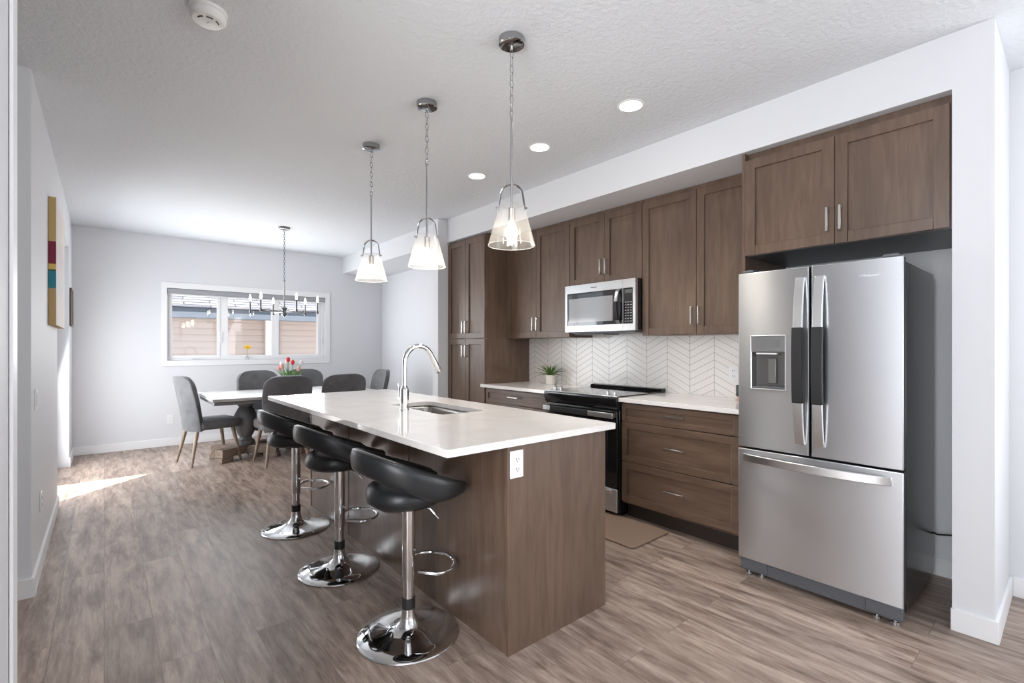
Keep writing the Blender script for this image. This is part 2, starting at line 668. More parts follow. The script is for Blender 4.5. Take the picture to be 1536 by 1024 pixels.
def copy_tree(o, parent=None):
    c = o.copy()
    COL.objects.link(c)
    if parent is not None:
        c.parent = parent
    for ch in list(o.children):
        copy_tree(ch, c)
    return c


def text_part(name, s, size, mat, parent, loc, rot, extrude=0.0006):
    cu = bpy.data.curves.new(name, 'FONT')
    cu.body = s
    cu.size = size
    cu.extrude = extrude
    cu.align_x = 'CENTER'
    cu.align_y = 'CENTER'
    tmp = bpy.data.objects.new('tmp', cu)
    COL.objects.link(tmp)
    bpy.context.view_layer.update()
    me = bpy.data.meshes.new_from_object(tmp.evaluated_get(bpy.context.evaluated_depsgraph_get()))
    bpy.data.objects.remove(tmp)
    me.materials.clear()
    me.materials.append(mat)
    o = bpy.data.objects.new(name, me)
    COL.objects.link(o)
    o.parent = parent
    o.location = Vector(loc) - Vector(root_of(parent).location)
    o.rotation_euler = rot
    return o


FACE_NEG_X = (pi / 2, 0, -pi / 2)   # text readable from -X

# ------------------------------------------------------------------ room shell
XL, XR, YB, ZC = -0.29, 3.635, 7.76, 2.745
XK = 2.985           # face of the kitchen bulkhead and of the fridge pillar
YREAR = -4.05
XH = -1.70           # far side of the hall and living area on the left

struct('floor', MB().cells('z', -0.12, 0.0, (XH - 0.16, 3.80), (YREAR - 0.16, 7.92), [(XH - 0.16, XL - 0.16, 3.69, 7.92)]), M['floor'])
struct('ceiling', MB().cells('z', ZC, ZC + 0.12, (XH - 0.16, 3.80), (YREAR - 0.16, 7.92), [(XH - 0.16, XL - 0.16, 3.69, 7.92)]), M['ceiling'])
struct('wall_back', MB().cells('y', YB, YB + 0.16, (XL - 0.16, 3.80), (0, ZC), [(0.63, 2.68, 1.118, 2.075)]), M['wall'])
struct('wall_left', MB().cells('x', XL - 0.16, XL, (3.53, YB), (0, ZC), [(5.36, 7.08, 0.0, 2.38)]), M['wall'])
struct('wall_hall', MB().box(XH - 0.16, XL - 0.16, 3.53, 3.69, 0, ZC), M['wall'])
struct('wall_side', MB().cells('x', XH - 0.16, XH, (YREAR, 3.53), (0, ZC), [(-0.7, 1.1, 0.5, 2.4)]), M['wall'])
struct('wall_near', MB().box(-0.27, -0.158, 1.20, 1.55, 0, ZC).box(XH, -0.2705, 1.44, 1.55, 0, ZC), M['wall'], bevel=0.003)
struct('trim_2', MB().box(-0.157, -0.150, 1.495, 1.56, 0, ZC - 0.002).box(-0.272, -0.157, 1.5515, 1.56, 0, ZC - 0.002), M['trim'], bevel=0.002)
struct('wall_right', MB().cells('x', XR, XR + 0.16, (YREAR, YB), (0, ZC), [(-2.8, -0.6, 0.5, 2.4)]), M['wall'])
struct('wall_rear', MB().cells('y', YREAR - 0.16, YREAR, (XH - 0.16, 3.80), (0, ZC), [(0.0, 3.0, 0.4, 2.45)]), M['wall'])
struct('wall_pillar', MB().box(XK, XR, 0.25, 0.39, 0, ZC), M['wall'])
struct('wall_bulkhead', MB().box(XK, XR, 0.39, 4.69, 2.487, ZC), M['wall'])
struct('wall_stub', MB().box(2.872, XR, 4.69, 4.805, 0, ZC), M['wall'], bevel=0.004)
struct('wall_beam', MB().box(2.958, XR, 4.805, YB, 2.487, ZC), M['wall'])
struct('wall_backsplash', MB().box(XR - 0.008, XR, 1.36, 4.02, 0.9152, 1.46), M['tile'])

BH, BT = 0.10, 0.013


def bboard(name, *boxes):
    mb = MB()
    for b in boxes:
        mb.box(*b, 0, BH)
    struct(name, mb, M['trim'], bevel=0.002)


bboard('baseboard_back', (XL, XR, YB - BT, YB))
bboard('baseboard_left', (XL, XL + BT, 3.53, 5.36), (XL, XL + BT, 7.08, YB - BT), (XH, XL + BT, 3.53 - BT, 3.53))
bboard('baseboard_pillar', (XK - BT, XK, 0.25 - BT, 0.39 + 0.004), (XK, XR - BT, 0.25 - BT, 0.25))
bboard('baseboard_right', (XR - BT, XR, YREAR, 0.25 - BT), (XR - BT, XR, 4.805 + BT, YB - BT), (XR - BT, XR, 0.39, 1.33))
bboard('baseboard_stub', (2.872 - BT, 2.872, 4.69, 4.805 + BT), (2.872, XR - BT, 4.805, 4.805 + BT))

# dining window
w1 = struct('window_1', MB().cells('y', 7.835, 7.895, (0.63, 2.68), (1.118, 2.075),
            [(0.692, 1.212, 1.182, 2.02), (1.342, 1.915, 1.182, 2.02), (2.015, 2.585, 1.182, 2.02)]), M['vinyl'], bevel=0.004)
for (a, b) in ((0.692, 1.212), (2.015, 2.585)):
    build('window_sash', MB().cells('y', 7.826, 7.8345, (a - 0.035, b + 0.035), (1.147, 2.05), [(a, b, 1.182, 2.02)]), M['vinyl'], w1, bevel=0.003)
for (a, b) in ((0.692, 1.212), (1.342, 1.915), (2.015, 2.585)):
    build('window_pane', MB().box(a, b, 7.866, 7.870, 1.182, 2.02), M['glass'], w1)
build('window_crank', MB().box(0.92, 1.0, 7.808, 7.8255, 1.135, 1.147).box(0.90, 0.97, 7.79, 7.808, 1.137, 1.145), M['vinyl'], w1, bevel=0.003)
for xx in (1.255, 2.64):
    build('window_latch', MB().box(xx - 0.012, xx + 0.012, 7.815, 7.8345, 1.36, 1.42).box(xx - 0.006, xx + 0.006, 7.805, 7.815, 1.40, 1.50), M['vinyl'], w1, bevel=0.003)
struct('trim_1', MB().cells('y', YB - 0.014, YB, (0.568, 2.75), (1.046, 2.152), [(0.63, 2.68, 1.118, 2.075)]), M['trim'], bevel=0.002)

# patio door on the left wall
d1 = struct('door_1', MB().cells('x', -0.447, -0.392, (5.362, 7.078), (0.0, 2.378), [(5.41, 6.20, 0.10, 2.29), (6.30, 6.99, 0.10, 2.29)]), M['vinyl'], bevel=0.003)
for a, b in ((5.41, 6.20), (6.30, 6.99)):
    build('door_pane', MB().box(-0.422, -0.418, a, b, 0.10, 2.29), M['glass'], d1)
build('door_handle', MB().box(-0.391, -0.355, 6.215, 6.235, 0.95, 1.15), M['nickel'], d1, bevel=0.004)

# unseen windows, added to hold the fill lights of the room
w2 = struct('added_window_rear', MB().cells('y', YREAR - 0.12, YREAR - 0.06, (0.0, 3.0), (0.4, 2.45), [(0.07, 0.97, 0.47, 2.38), (1.05, 1.95, 0.47, 2.38), (2.03, 2.93, 0.47, 2.38)]), M['vinyl'])
w4 = struct('added_window_right', MB().cells('x', XR + 0.06, XR + 0.12, (-2.8, -0.6), (0.5, 2.4), [(-2.73, -1.74, 0.57, 2.33), (-1.66, -0.67, 0.57, 2.33)]), M['vinyl'])
w3 = struct('added_window_side', MB().cells('x', XH - 0.12, XH - 0.06, (-0.7, 1.1), (0.5, 2.4), [(-0.63, 0.17, 0.57, 2.33), (0.23, 1.03, 0.57, 2.33)]), M['vinyl'])

# ------------------------------------------------------------------ outside the dining window
gr = struct('ground', MB().box(-12, 14, 8.2, 30, -0.75, -0.60), M['grass'])
struct('added_sun_blocker', MB().box(-3.6, -0.47, 4.95, 9.2, 2.98, 3.12), M['vinyl'])  # unseen slab, added to cut the sun patch on the dining floor
house = thing('neighbour_house', 'beige lap-sided house with grey shingle roof seen through the dining window', 'house', (3, 12, -0.6))
sid = MB()
z = -0.6
while z < 1.9:
    sid.prism([(12.0, z), (12.0, z + 0.135), (12.5, z + 0.135), (12.5, z - 0.0), (11.982, z)][0:0] or [(11.978, z), (12.0, z + 0.134), (12.4, z + 0.134), (12.4, z)], 'x', -4.0, 11.0)
    z += 0.135
build('siding', sid, M['siding'], house)
build('fascia', MB().box(-4.3, 11.3, 11.42, 11.52, 1.875, 2.088), M['fascia'], house, bevel=0.01)
rf = MB()
rf.prism([(11.38, 2.09), (11.38, 2.12), (17.0, 5.9), (17.0, 5.8), (12.0, 2.12), (11.5, 2.09)], 'x', -4.4, 11.4)
build('soffit', MB().box(-4.3, 11.3, 11.53, 11.97, 1.895, 1.92), M['vinyl'], house)
build('roof', rf, M['shingle'], house)
build('downspout', MB().box(2.78, 2.895, 11.86, 11.975, -0.6, 1.90), M['vinyl'], house, bevel=0.01)
build('corner_board', MB().box(2.90, 3.08, 11.93, 11.975, -0.6, 1.90), M['fascia'], house)

# ------------------------------------------------------------------ cabinet helpers
HP = 0.004


def shaker(x, y0, y1, z0, z1, st=0.058, t=0.02, rec=0.012):
    mb = MB()
    mb.box(x, x + t, y0, y0 + st, z0, z1).box(x, x + t, y1 - st, y1, z0, z1)
    mb.box(x, x + t, y0 + st, y1 - st, z0, z0 + st).box(x, x + t, y0 + st, y1 - st, z1 - st, z1)
    mb.box(x + rec, x + t - 0.002, y0 + st - 0.002, y1 - st + 0.002, z0 + st - 0.002, z1 - st + 0.002)
    return mb


def pull(x, y, z, ln, vertical):
    mb = MB()
    h = ln / 2
    if vertical:
        mb.box(x - 0.034, x - 0.024, y - 0.006, y + 0.006, z - h, z + h)
        for s in (-1, 1):
            mb.box(x - 0.024, x + 0.0, y - 0.005, y + 0.005, z + s * (h - 0.006) - 0.005, z + s * (h - 0.006) + 0.005)
    else:
        mb.box(x - 0.034, x - 0.024, y - h, y + h, z - 0.006, z + 0.006)
        for s in (-1, 1):
            mb.box(x - 0.024, x + 0.0, y + s * (h - 0.006) - 0.005, y + s * (h - 0.006) + 0.005, z - 0.005, z + 0.005)
    return mb


def door(root, x, y0, y1, z0, z1, hy, hz, hl=0.13, name='door'):
    d = build(name, shaker(x, y0 + 0.0015, y1 - 0.0015, z0, z1), M['wood'], root, bevel=0.0015, seg=1)
    build('handle', pull(x, hy, hz, hl, True), M['nickel'], d, bevel=0.0015, seg=1)
    return d


def drawer(root, x, y0, y1, z0, z1, hz, hl=0.15, st=0.05):
    d = build('drawer', shaker(x, y0 + 0.0015, y1 - 0.0015, z0, z1, st), M['wood_h'], root, bevel=0.0015, seg=1)
    build('handle', pull(x, (y0 + y1) / 2, hz, hl, False), M['nickel'], d, bevel=0.0015, seg=1)
    return d


XW = XR - 0.010      # cabinets stop just short of the wall tiles
# pantry
pa = thing('pantry_cabinet', 'tall brown pantry cabinet with four doors at the far end of the kitchen run', 'cabinet', (3.3, 4.3, 0))
build('carcass', MB().box(3.022, XW, 3.99, 4.685, 0.10, 2.480), M['wood'], pa, bevel=0.002)
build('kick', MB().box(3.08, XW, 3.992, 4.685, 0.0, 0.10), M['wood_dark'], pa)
for a, b, hy in ((3.99, 4.335, 4.335 - 0.027), (4.335, 4.682, 4.335 + 0.027)):
    door(pa, 3.0, a, b, 1.392, 2.462, hy, 1.515)
    door(pa, 3.0, a, b, 0.118, 1.384, hy, 1.255)
# upper cabinets
XU = 3.30


def upper(name, label, y0, y1, seam, z0, group):
    c = thing(name, label, 'cabinet', (3.47, (y0 + y1) / 2, z0), group=group)
    build('carcass', MB().box(XU + 0.022, XW, y0 + 0.0005, y1 - 0.0005, z0, 2.486), M['wood'], c, bevel=0.0015)
    zt = 2.452
    hz = z0 + 0.14
    door(c, XU, y0, seam, z0 + 0.002, zt, seam - 0.028, hz)
    door(c, XU, seam, y1, z0 + 0.002, zt, seam + 0.028, hz)
    return c


upper('upper_cabinet', 'two-door brown upper cabinet between pantry and microwave, above the potted plant', 3.078, 3.988, 3.533, 1.388, 'brown upper cabinets over the counter')
upper('upper_cabinet', 'short two-door brown upper cabinet directly above the microwave', 2.288, 3.076, 2.672, 1.852, 'brown upper cabinets over the counter')
upper('upper_cabinet', 'tall two-door brown upper cabinet between microwave and refrigerator', 1.358, 2.286, 1.822, 1.390, 'brown upper cabinets over the counter')
# cabinet over the fridge, with its side gable
oc = thing('fridge_cabinet', 'wide two-door brown cabinet set high above the refrigerator', 'cabinet', (3.3, 0.86, 1.85))
build('carcass', MB().box(3.012, XW, 0.3935, 1.3355, 1.872, 2.434), M['wood'], oc, bevel=0.0015)
build('top_filler', MB().box(3.045, 3.065, 0.3935, 1.3355, 2.4345, 2.4865), M['wood'], oc)
build('bottom_panel', MB().box(3.012, XW, 0.3935, 1.3355, 1.852, 1.8715), M['grey_plastic'], oc)
door(oc, 2.99, 0.397, 0.860, 1.854, 2.432, 0.860 - 0.03, 1.985)
door(oc, 2.99, 0.860, 1.334, 1.854, 2.432, 0.860 + 0.03, 1.985)
gp = tag(build('gable_panel', MB().box(3.0, XW, 1.337, 1.356, 0.0, 2.484), M['wood'], bevel=0.001), 'full-height brown side panel between refrigerator and upper cabinet', 'panel')
# base cabinets
bc = thing('drawer_cabinet', 'brown base cabinet with three drawers between range and refrigerator', 'cabinet', (3.3, 1.81, 0))
build('carcass', MB().box(3.022, XW, 1.358, 2.268, 0.118, 0.8835), M['wood'], bc, bevel=0.0015)
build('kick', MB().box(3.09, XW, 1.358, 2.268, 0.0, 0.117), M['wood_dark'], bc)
drawer(bc, 3.0, 1.372, 2.262, 0.742, 0.872, 0.815, st=0.036)
drawer(bc, 3.0, 1.372, 2.262, 0.440, 0.736, 0.590)
drawer(bc, 3.0, 1.372, 2.262, 0.136, 0.434, 0.292)
bl = thing('drawer_cabinet', 'brown base cabinet with top drawer left of the range, under the potted plant', 'cabinet', (3.3, 3.5, 0))
build('carcass', MB().box(3.022, XW, 3.058, 3.988, 0.118, 0.8835), M['wood'], bl, bevel=0.0015)
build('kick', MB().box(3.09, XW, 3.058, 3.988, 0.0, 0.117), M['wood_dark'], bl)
drawer(bl, 3.0, 3.062, 3.968, 0.742, 0.872, 0.815, st=0.036)
drawer(bl, 3.0, 3.062, 3.968, 0.440, 0.736, 0.590)
drawer(bl, 3.0, 3.062, 3.968, 0.136, 0.434, 0.292)
tag(build('countertop', MB().box(2.972, XW, 1.358, 2.270, 0.8845, 0.915), M['quartz'], bevel=0.002), 'white quartz countertop between the range and the refrigerator', 'countertop')
tag(build('countertop', MB().box(2.985, XW, 3.054, 3.988, 0.8845, 0.915).box(2.985, 2.999, 3.988, 4.045, 0.8845, 0.915), M['quartz'], bevel=0.002), 'white quartz countertop between the range and the pantry', 'countertop')

# ------------------------------------------------------------------ refrigerator
F0, F1, FM, FX = 0.530, 1.282, 0.912, 2.79
fr = thing('refrigerator', 'stainless steel french-door refrigerator with ice dispenser in the alcove', 'refrigerator', (3.15, 0.906, 0))
build('body', MB().box(2.862, 3.50, F0 + 0.004, F1 - 0.004, 0.055, 1.70), M['graphite'], fr, bevel=0.006)
build('base_grille', MB().box(2.815, 2.87, F0 + 0.01, F1 - 0.01, 0.022, 0.088).box(2.806, 2.815, F0 + 0.005, F0 + 0.15, 0.032, 0.092).box(2.806, 2.815, F1 - 0.15, F1 - 0.005, 0.032, 0.092), M['grey_plastic'], fr, bevel=0.004)
for y in (F0 + 0.04, F0 + 0.11, F1 - 0.04, F1 - 0.11):
    build('leveling_foot', MB().lathe([(0, 0), (0.018, 0), (0.018, 0.012), (0.008, 0.013), (0.008, 0.05), (0, 0.05)], (2.84, y, 0), 16), M['steel_bright'], fr)
for y in (F0 + 0.05, F1 - 0.05):
    build('rear_foot', MB().lathe([(0, 0), (0.02, 0), (0.02, 0.055), (0, 0.055)], (3.42, y, 0), 12), M['rubber'], fr)


def bow(y, z0, z1, x0, out, w, t, horiz=False, n=24, a=0.0, b=1.0):
    """a strap handle bowing away from the door face"""
    mb = MB()

    def fn(u, v):
        q = a + (b - a) * u
        k = z0 + (z1 - z0) * q
        d = x0 - out * (1 - (2 * q - 1) ** 2) ** 0.75
        ring = [(-w / 2, 0), (w / 2, 0), (w / 2, t), (-w / 2, t), (-w / 2, 0)]
        j = int(round(v * 4))
        ww, tt = ring[j]
        return (d - tt, k, y + ww) if horiz else (d - tt, y + ww, k)
    mb.grid(fn, n, 4)
    o = len(mb.v) - (n + 1) * 5
    mb.f.append((o, o + 1, o + 2, o + 3))
    e = o + n * 5
    mb.f.append((e + 3, e + 2, e + 1, e))
    return mb


# left door carries the dispenser opening
dl = build('door', MB().cells('x', FX, FX + 0.014, (FM + 0.006, F1), (0.733, 1.718), [(1.034, 1.206, 1.070, 1.272)]), M['steel'], fr, bevel=0.004)
dr = build('door', MB().box(FX, FX + 0.014, F0, FM - 0.006, 0.733, 1.718), M['steel'], fr, bevel=0.004, seg=3)
for d, hy in ((dl, 0.956), (dr, 0.866)):
    build('handle', bow(hy, 0.790, 1.662, FX + 0.001, 0.040, 0.043, 0.018), M['steel_bright'], d, bevel=0.003)
    build('handle_cover', bow(hy, 0.790, 1.662, FX + 0.006, 0.042, 0.050, 0.028, a=0.25, b=0.70), M['black_matte'], d, bevel=0.004)
dz0, dz1 = 1.062, 1.364
build('dispenser_bezel', MB().cells('x', FX - 0.004, FX + 0.0, (1.026, 1.214), (dz0, dz1), [(1.032, 1.208, dz0 + 0.006, dz1 - 0.006)]), M['steel_bright'], dl, bevel=0.002)
build('dispenser_panel', MB().box(FX - 0.003, FX - 0.0005, 1.033, 1.207, 1.274, dz1 - 0.007), simple('dispenser_panel_grey', (0.33, 0.33, 0.335, 1), 0.3, 0.8), dl)
build('dispenser_display', MB().box(FX - 0.0036, FX - 0.003, 1.055, 1.155, 1.292, 1.340), simple('dispenser_display_grey', (0.45, 0.45, 0.455, 1), 0.2, 0.8), dl)
cav = MB()
cav.box(FX + 0.055, FX + 0.060, 1.034, 1.206, 1.070, 1.272)
cav.box(FX + 0.001, FX + 0.055, 1.034, 1.036, 1.070, 1.272).box(FX + 0.001, FX + 0.055, 1.204, 1.206, 1.070, 1.272)
cav.box(FX + 0.001, FX + 0.055, 1.036, 1.204, 1.268, 1.272)
build('dispenser_cavity', cav, simple('cavity_grey', (0.14, 0.135, 0.13, 1), 0.35, 0.4), dl)
build('dispenser_light', MB().box(FX + 0.006, FX + 0.03, 1.075, 1.185, 1.2585, 1.2675), M['white_plastic'], dl)
build('dispenser_paddle', MB().box(FX + 0.030, FX + 0.040, 1.088, 1.132, 1.098, 1.236), simple('paddle_grey', (0.22, 0.215, 0.21, 1), 0.3, 0.5), dl, bevel=0.004)
build('dispenser_tray', MB().box(FX + 0.001, FX + 0.055, 1.037, 1.203, 1.070, 1.082), M['grey_plastic'], dl, bevel=0.002)
text_part('brand_logo', 'Whirlpool', 0.019, M['steel_bright'], dr, (FX - 0.0008, 0.661, 1.642), FACE_NEG_X)
fz = build('freezer_drawer', MB().box(FX, FX + 0.014, F0, F1, 0.097, 0.722), M['steel'], fr, bevel=0.004, seg=3)
build('door_liner', MB().box(FX + 0.0145, FX + 0.062, F0 + 0.003, F1 - 0.003, 0.10, 0.720), M['rubber'], fz)
build('door_liner', MB().box(FX + 0.0145, FX + 0.062, F0 + 0.003, FM - 0.008, 0.736, 1.716), M['rubber'], dr)
build('door_liner', MB().cells('x', FX + 0.0145, FX + 0.054, (FM + 0.008, F1 - 0.003), (0.736, 1.716), [(1.033, 1.207, 1.069, 1.273)]), M['rubber'], dl)
build('handle', bow(0.676, 1.248, 0.570, FX + 0.001, 0.045, 0.042, 0.018, horiz=True), M['steel_bright'], fz, bevel=0.003)
for y in (F0 + 0.05, F1 - 0.05):
    build('hinge_cover', MB().box(2.80, 2.90, y - 0.03, y + 0.03, 1.7185, 1.735), M['grey_plastic'], fr, bevel=0.004)
build('gasket', MB().box(FX + 0.0625, 2.8615, F0 + 0.006, F1 - 0.006, 0.10, 1.70), M['rubber'], fr)
cd = [(3.49, 0.60, 0.30), (3.53, 0.52, 0.26), (3.57, 0.46, 0.262), (3.60, 0.40, 0.30), (3.612, 0.405, 0.34)]
build('power_cord', MB().tube(cd, 0.005, 8), M['rubber'], fr)

# ------------------------------------------------------------------ range
R0, R1, RX = 2.274, 3.050, 2.965
rg = thing('range', 'black and stainless slide-in electric range with smooth cooktop', 'stove', (3.28, 2.66, 0))
build('body', MB().box(2.995, XW - 0.002, R0, R1, 0.035, 0.900), M['black'], rg, bevel=0.003)
build('kick_foot', MB().box(3.06, XW - 0.01, R0 + 0.02, R1 - 0.02, 0.0, 0.034), M['black_matte'], rg)
build('cooktop', MB().box(2.978, XW - 0.002, R0 + 0.001, R1 - 0.001, 0.9155, 0.924), M['dark_glass'], rg, bevel=0.003)
build('cooktop_trim', MB().box(2.955, 2.977, R0 - 0.002, R1 + 0.002, 0.9155, 0.925), M['steel_bright'], rg, bevel=0.003)
build('rear_vent', MB().prism([(3.555, 0.9245), (3.57, 0.945), (3.62, 0.950), (3.62, 0.9245)], 'y', R0, R1), M['black'], rg, bevel=0.002)
build('control_panel', MB().prism([(2.950, 0.915), (2.945, 0.880), (2.965, 0.825), (2.994, 0.812), (2.994, 0.915)], 'y', R0 - 0.004, R1 + 0.004), M['black'], rg, bevel=0.004)
for y in (2.958, 2.892, 2.388, 2.318):
    k = MB().lathe([(0, 0.0), (0.022, 0.0), (0.022, 0.006), (0.017, 0.009), (0.016, 0.030), (0.012, 0.033), (0, 0.033)], (2.988, y, 0.9245), 20)
    k.box(2.972, 3.004, y - 0.004, y + 0.004, 0.955, 0.963)
    build('knob', k, M['steel_bright'], rg)
od = build('oven_door', MB().box(RX, 2.994, R0 + 0.003, R1 - 0.003, 0.226, 0.808), M['black'], rg, bevel=0.004)
build('oven_window', MB().box(RX - 0.002, RX - 0.0003, R0 + 0.09, R1 - 0.09, 0.34, 0.66), M['dark_glass'], od, bevel=0.0008)
hb = MB().box(2.918, 2.936, R0 + 0.012, R1 - 0.012, 0.757, 0.797)
for y in (R0 + 0.035, R1 - 0.035):
    hb.box(2.936, RX, y - 0.018, y + 0.018, 0.762, 0.792)
build('handle', hb, M['steel_bright'], od, bevel=0.003)
build('handle_cover', MB().box(2.913, 2.941, 2.53, 2.95, 0.753, 0.801), M['black_matte'], od, bevel=0.005, seg=3)
dw = build('storage_drawer', MB().box(RX, 2.994, R0 + 0.003, R1 - 0.003, 0.040, 0.216), M['steel'], rg, bevel=0.004)
build('drawer_lip', MB().prism([(RX, 0.210), (RX - 0.016, 0.205), (RX - 0.014, 0.170), (RX, 0.178)], 'y', R0 + 0.05, R1 - 0.05), M['steel_bright'], dw, bevel=0.002)

# ------------------------------------------------------------------ microwave
mw = thing('microwave', 'stainless over-the-range microwave with dark window above the range', 'microwave', (3.42, 2.68, 1.43))
MX = 3.215
B0, B1, BZ0, BZ1 = 2.289, 3.052, 1.432, 1.848
build('body', MB().box(MX + 0.032, XW - 0.002, B0 + 0.002, B1 - 0.002, BZ0 + 0.008, BZ1), M['black'], mw, bevel=0.003)
build('vent_base', MB().box(MX + 0.02, XW - 0.01, B0 + 0.02, B1 - 0.06, BZ0 - 0.014, BZ0 + 0.0075).box(MX + 0.06, 3.5, 2.66, B1 - 0.06, BZ0 - 0.024, BZ0 - 0.0145), M['grey_plastic'], mw, bevel=0.002)
YS = 2.412
md = build('door', MB().cells('x', MX, MX + 0.031, (YS + 0.001, B1), (BZ0, BZ1), [(YS + 0.002, B1 - 0.026, BZ0 + 0.055, BZ1 - 0.072)]), M['steel_bright'], mw, bevel=0.003)
build('window_glass', MB().box(MX + 0.004, MX + 0.028, YS + 0.003, B1 - 0.027, BZ0 + 0.056, BZ1 - 0.073), M['dark_glass'], md)
build('window_screen', MB().box(MX + 0.003, MX + 0.0038, YS + 0.105, B1 - 0.045, BZ0 + 0.085, BZ1 - 0.120), M['mw_glass'], md)
build('handle', bow(YS + 0.040, 1.488, 1.770, MX + 0.004, 0.042, 0.030, 0.014), M['steel_bright'], md, bevel=0.003)
build('handle_cover', bow(YS + 0.040, 1.488, 1.770, MX + 0.008, 0.044, 0.037, 0.024, a=0.10, b=0.64), M['black_matte'], md, bevel=0.004)
text_part('brand_logo', 'Whirlpool', 0.016, M['grey_plastic'], md, (MX - 0.0008, 2.72, 1.812), FACE_NEG_X)
cp = build('control_panel', MB().cells('x', MX, MX + 0.031, (B0, YS - 0.001), (BZ0, BZ1), [(B0 + 0.026, YS - 0.002, BZ0 + 0.055, BZ1 - 0.072)]), M['steel_bright'], mw, bevel=0.003)
build('keypad_glass', MB().box(MX + 0.004, MX + 0.028, B0 + 0.027, YS - 0.003, BZ0 + 0.056, BZ1 - 0.073), M['dark_glass'], cp)
kp = MB()
for r in range(8):
    for c in range(3):
        y = B0 + 0.045 + c * 0.026
        zz = BZ0 + 0.075 + r * 0.022
        kp.box(MX + 0.0032, MX + 0.0038, y - 0.007, y + 0.007, zz - 0.0025, zz + 0.0025)
build('keypad_print', kp, simple('keypad_grey', (0.45, 0.45, 0.46, 1), 0.5), cp)
build('display', MB().box(MX + 0.0032, MX + 0.0038, B0 + 0.035, YS - 0.02, BZ1 - 0.115, BZ1 - 0.085), simple('display_grey', (0.10, 0.11, 0.10, 1), 0.2), cp)

# ------------------------------------------------------------------ island
IX0, IX1, IY0, IY1 = 1.294, 1.93, 1.555, 4.085
il = thing('kitchen_island', 'brown wood kitchen island base under the big white countertop', 'kitchen island', (1.61, 2.82, 0))
build('end_panel', MB().box(IX0 - 0.003, IX1, IY0, IY0 + 0.018, 0, 0.884), M['wood'], il, bevel=0.001)
build('end_panel', MB().box(IX0 - 0.003, IX1, IY1 - 0.018, IY1, 0, 0.884), M['wood'], il, bevel=0.001)
wood_sat = wood('island_back_panel', WD, WM, WL, (7, 7, 0.8), 0.27, 0.7)
for a, b in ((IY0 + 0.0185, 2.4165), (2.4285, 3.2785), (3.2905, IY1 - 0.0185)):
    build('back_panel', MB().box(IX0, IX0 + 0.018, a, b, 0, 0.884), wood_sat, il, bevel=0.001)
build('inner_frame', MB().box(IX0 + 0.019, IX0 + 0.03, IY0 + 0.02, IY1 - 0.02, 0.0, 0.88), M['rubber'], il)
build('kick', MB().box(1.84, 1.85, IY0 + 0.02, IY1 - 0.02, 0, 0.115), M['wood_dark'], il)
for k in range(5):
    a = IY0 + 0.02 + k * (IY1 - IY0 - 0.04) / 5
    b = a + (IY1 - IY0 - 0.04) / 5
    d = MB()
    for bx in ((a + 0.002, b - 0.002),):
        d.box(IX1 - 0.02, IX1, bx[0], bx[1], 0.12, 0.875)
    dd = build('door', d, M['wood'], il, bevel=0.001)
    build('handle', MB().box(IX1 + 0.024, IX1 + 0.034, b - 0.04, b - 0.028, 0.66, 0.80).box(IX1, IX1 + 0.024, b - 0.039, b - 0.029, 0.665, 0.675).box(IX1, IX1 + 0.024, b - 0.039, b - 0.029, 0.785, 0.795), M['nickel'], dd)


def rrect(x0, x1, y0, y1, r, n=6):
    pts = []
    for cx, cy, a0 in ((x1 - r, y1 - r, 0), (x0 + r, y1 - r, pi / 2), (x0 + r, y0 + r, pi), (x1 - r, y0 + r, 3 * pi / 2)):
        for i in range(n + 1):
            a = a0 + pi / 2 * i / n
            pts.append((cx + r * cos(a), cy + r * sin(a)))
    return pts


def plate_with_hole(name, outer, hole, z0, z1, mat, **kw):
    bm = bmesh.new()
    edges = []
    for loop in (outer, hole):
        vs = [bm.verts.new((p[0], p[1], z0)) for p in loop]
        for i in range(len(vs)):
            edges.append(bm.edges.new((vs[i], vs[(i + 1) % len(vs)])))
    bmesh.ops.triangle_fill(bm, use_beauty=True, use_dissolve=False, edges=edges)
    r = bmesh.ops.extrude_face_region(bm, geom=list(bm.faces))
    for v in r['geom']:
        if isinstance(v, bmesh.types.BMVert):
            v.co.z = z1
    bmesh.ops.recalc_face_normals(bm, faces=bm.faces)
    bm.verts.index_update()
    mb = MB()
    mb.v = [tuple(v.co) for v in bm.verts]
    mb.f = [tuple(v.index for v in f.verts) for f in bm.faces]
    bm.free()
    return build(name, mb, mat, **kw)


SX0, SX1, SY0, SY1 = 1.462, 1.765, 2.335, 3.008
ct = plate_with_hole('countertop', [(0.975, 1.527), (1.978, 1.527), (1.978, 4.103), (0.975, 4.103)], rrect(SX0, SX1, SY0, SY1, 0.05), 0.8848, 0.915, M['quartz'], bevel=0.002, seg=1)
tag(ct, 'long white quartz countertop on the island, holding the sink and faucet', 'countertop')
# sink: two bowls
sk = thing('kitchen_sink', 'stainless double-bowl sink set under the island countertop', 'sink', (1.61, 2.67, 0.72))


def bowl(x0, x1, y0, y1, zt, zb):
    top = rrect(x0, x1, y0, y1, 0.05)
    mb = MB()
    levels = [(0.0, zt), (0.002, zt - 0.02), (0.010, zb + 0.03), (0.030, zb + 0.006), (0.060, zb)]
    n = len(top)
    vs, fs = [], []
    cx, cy = (x0 + x1) / 2, (y0 + y1) / 2
    for ins, zz in levels:
        for p in rrect(x0 + ins, x1 - ins, y0 + ins, y1 - ins, max(0.05, 0.05)):
            vs.append((p[0], p[1], zz))
    for l in range(len(levels) - 1):
        for i in range(n):
            j = (i + 1) % n
            fs.append((l * n + i, l * n + j, (l + 1) * n + j, (l + 1) * n + i))
    fs.append(tuple((len(levels) - 1) * n + i for i in range(n)))
    mb.add(vs, fs)
    return mb


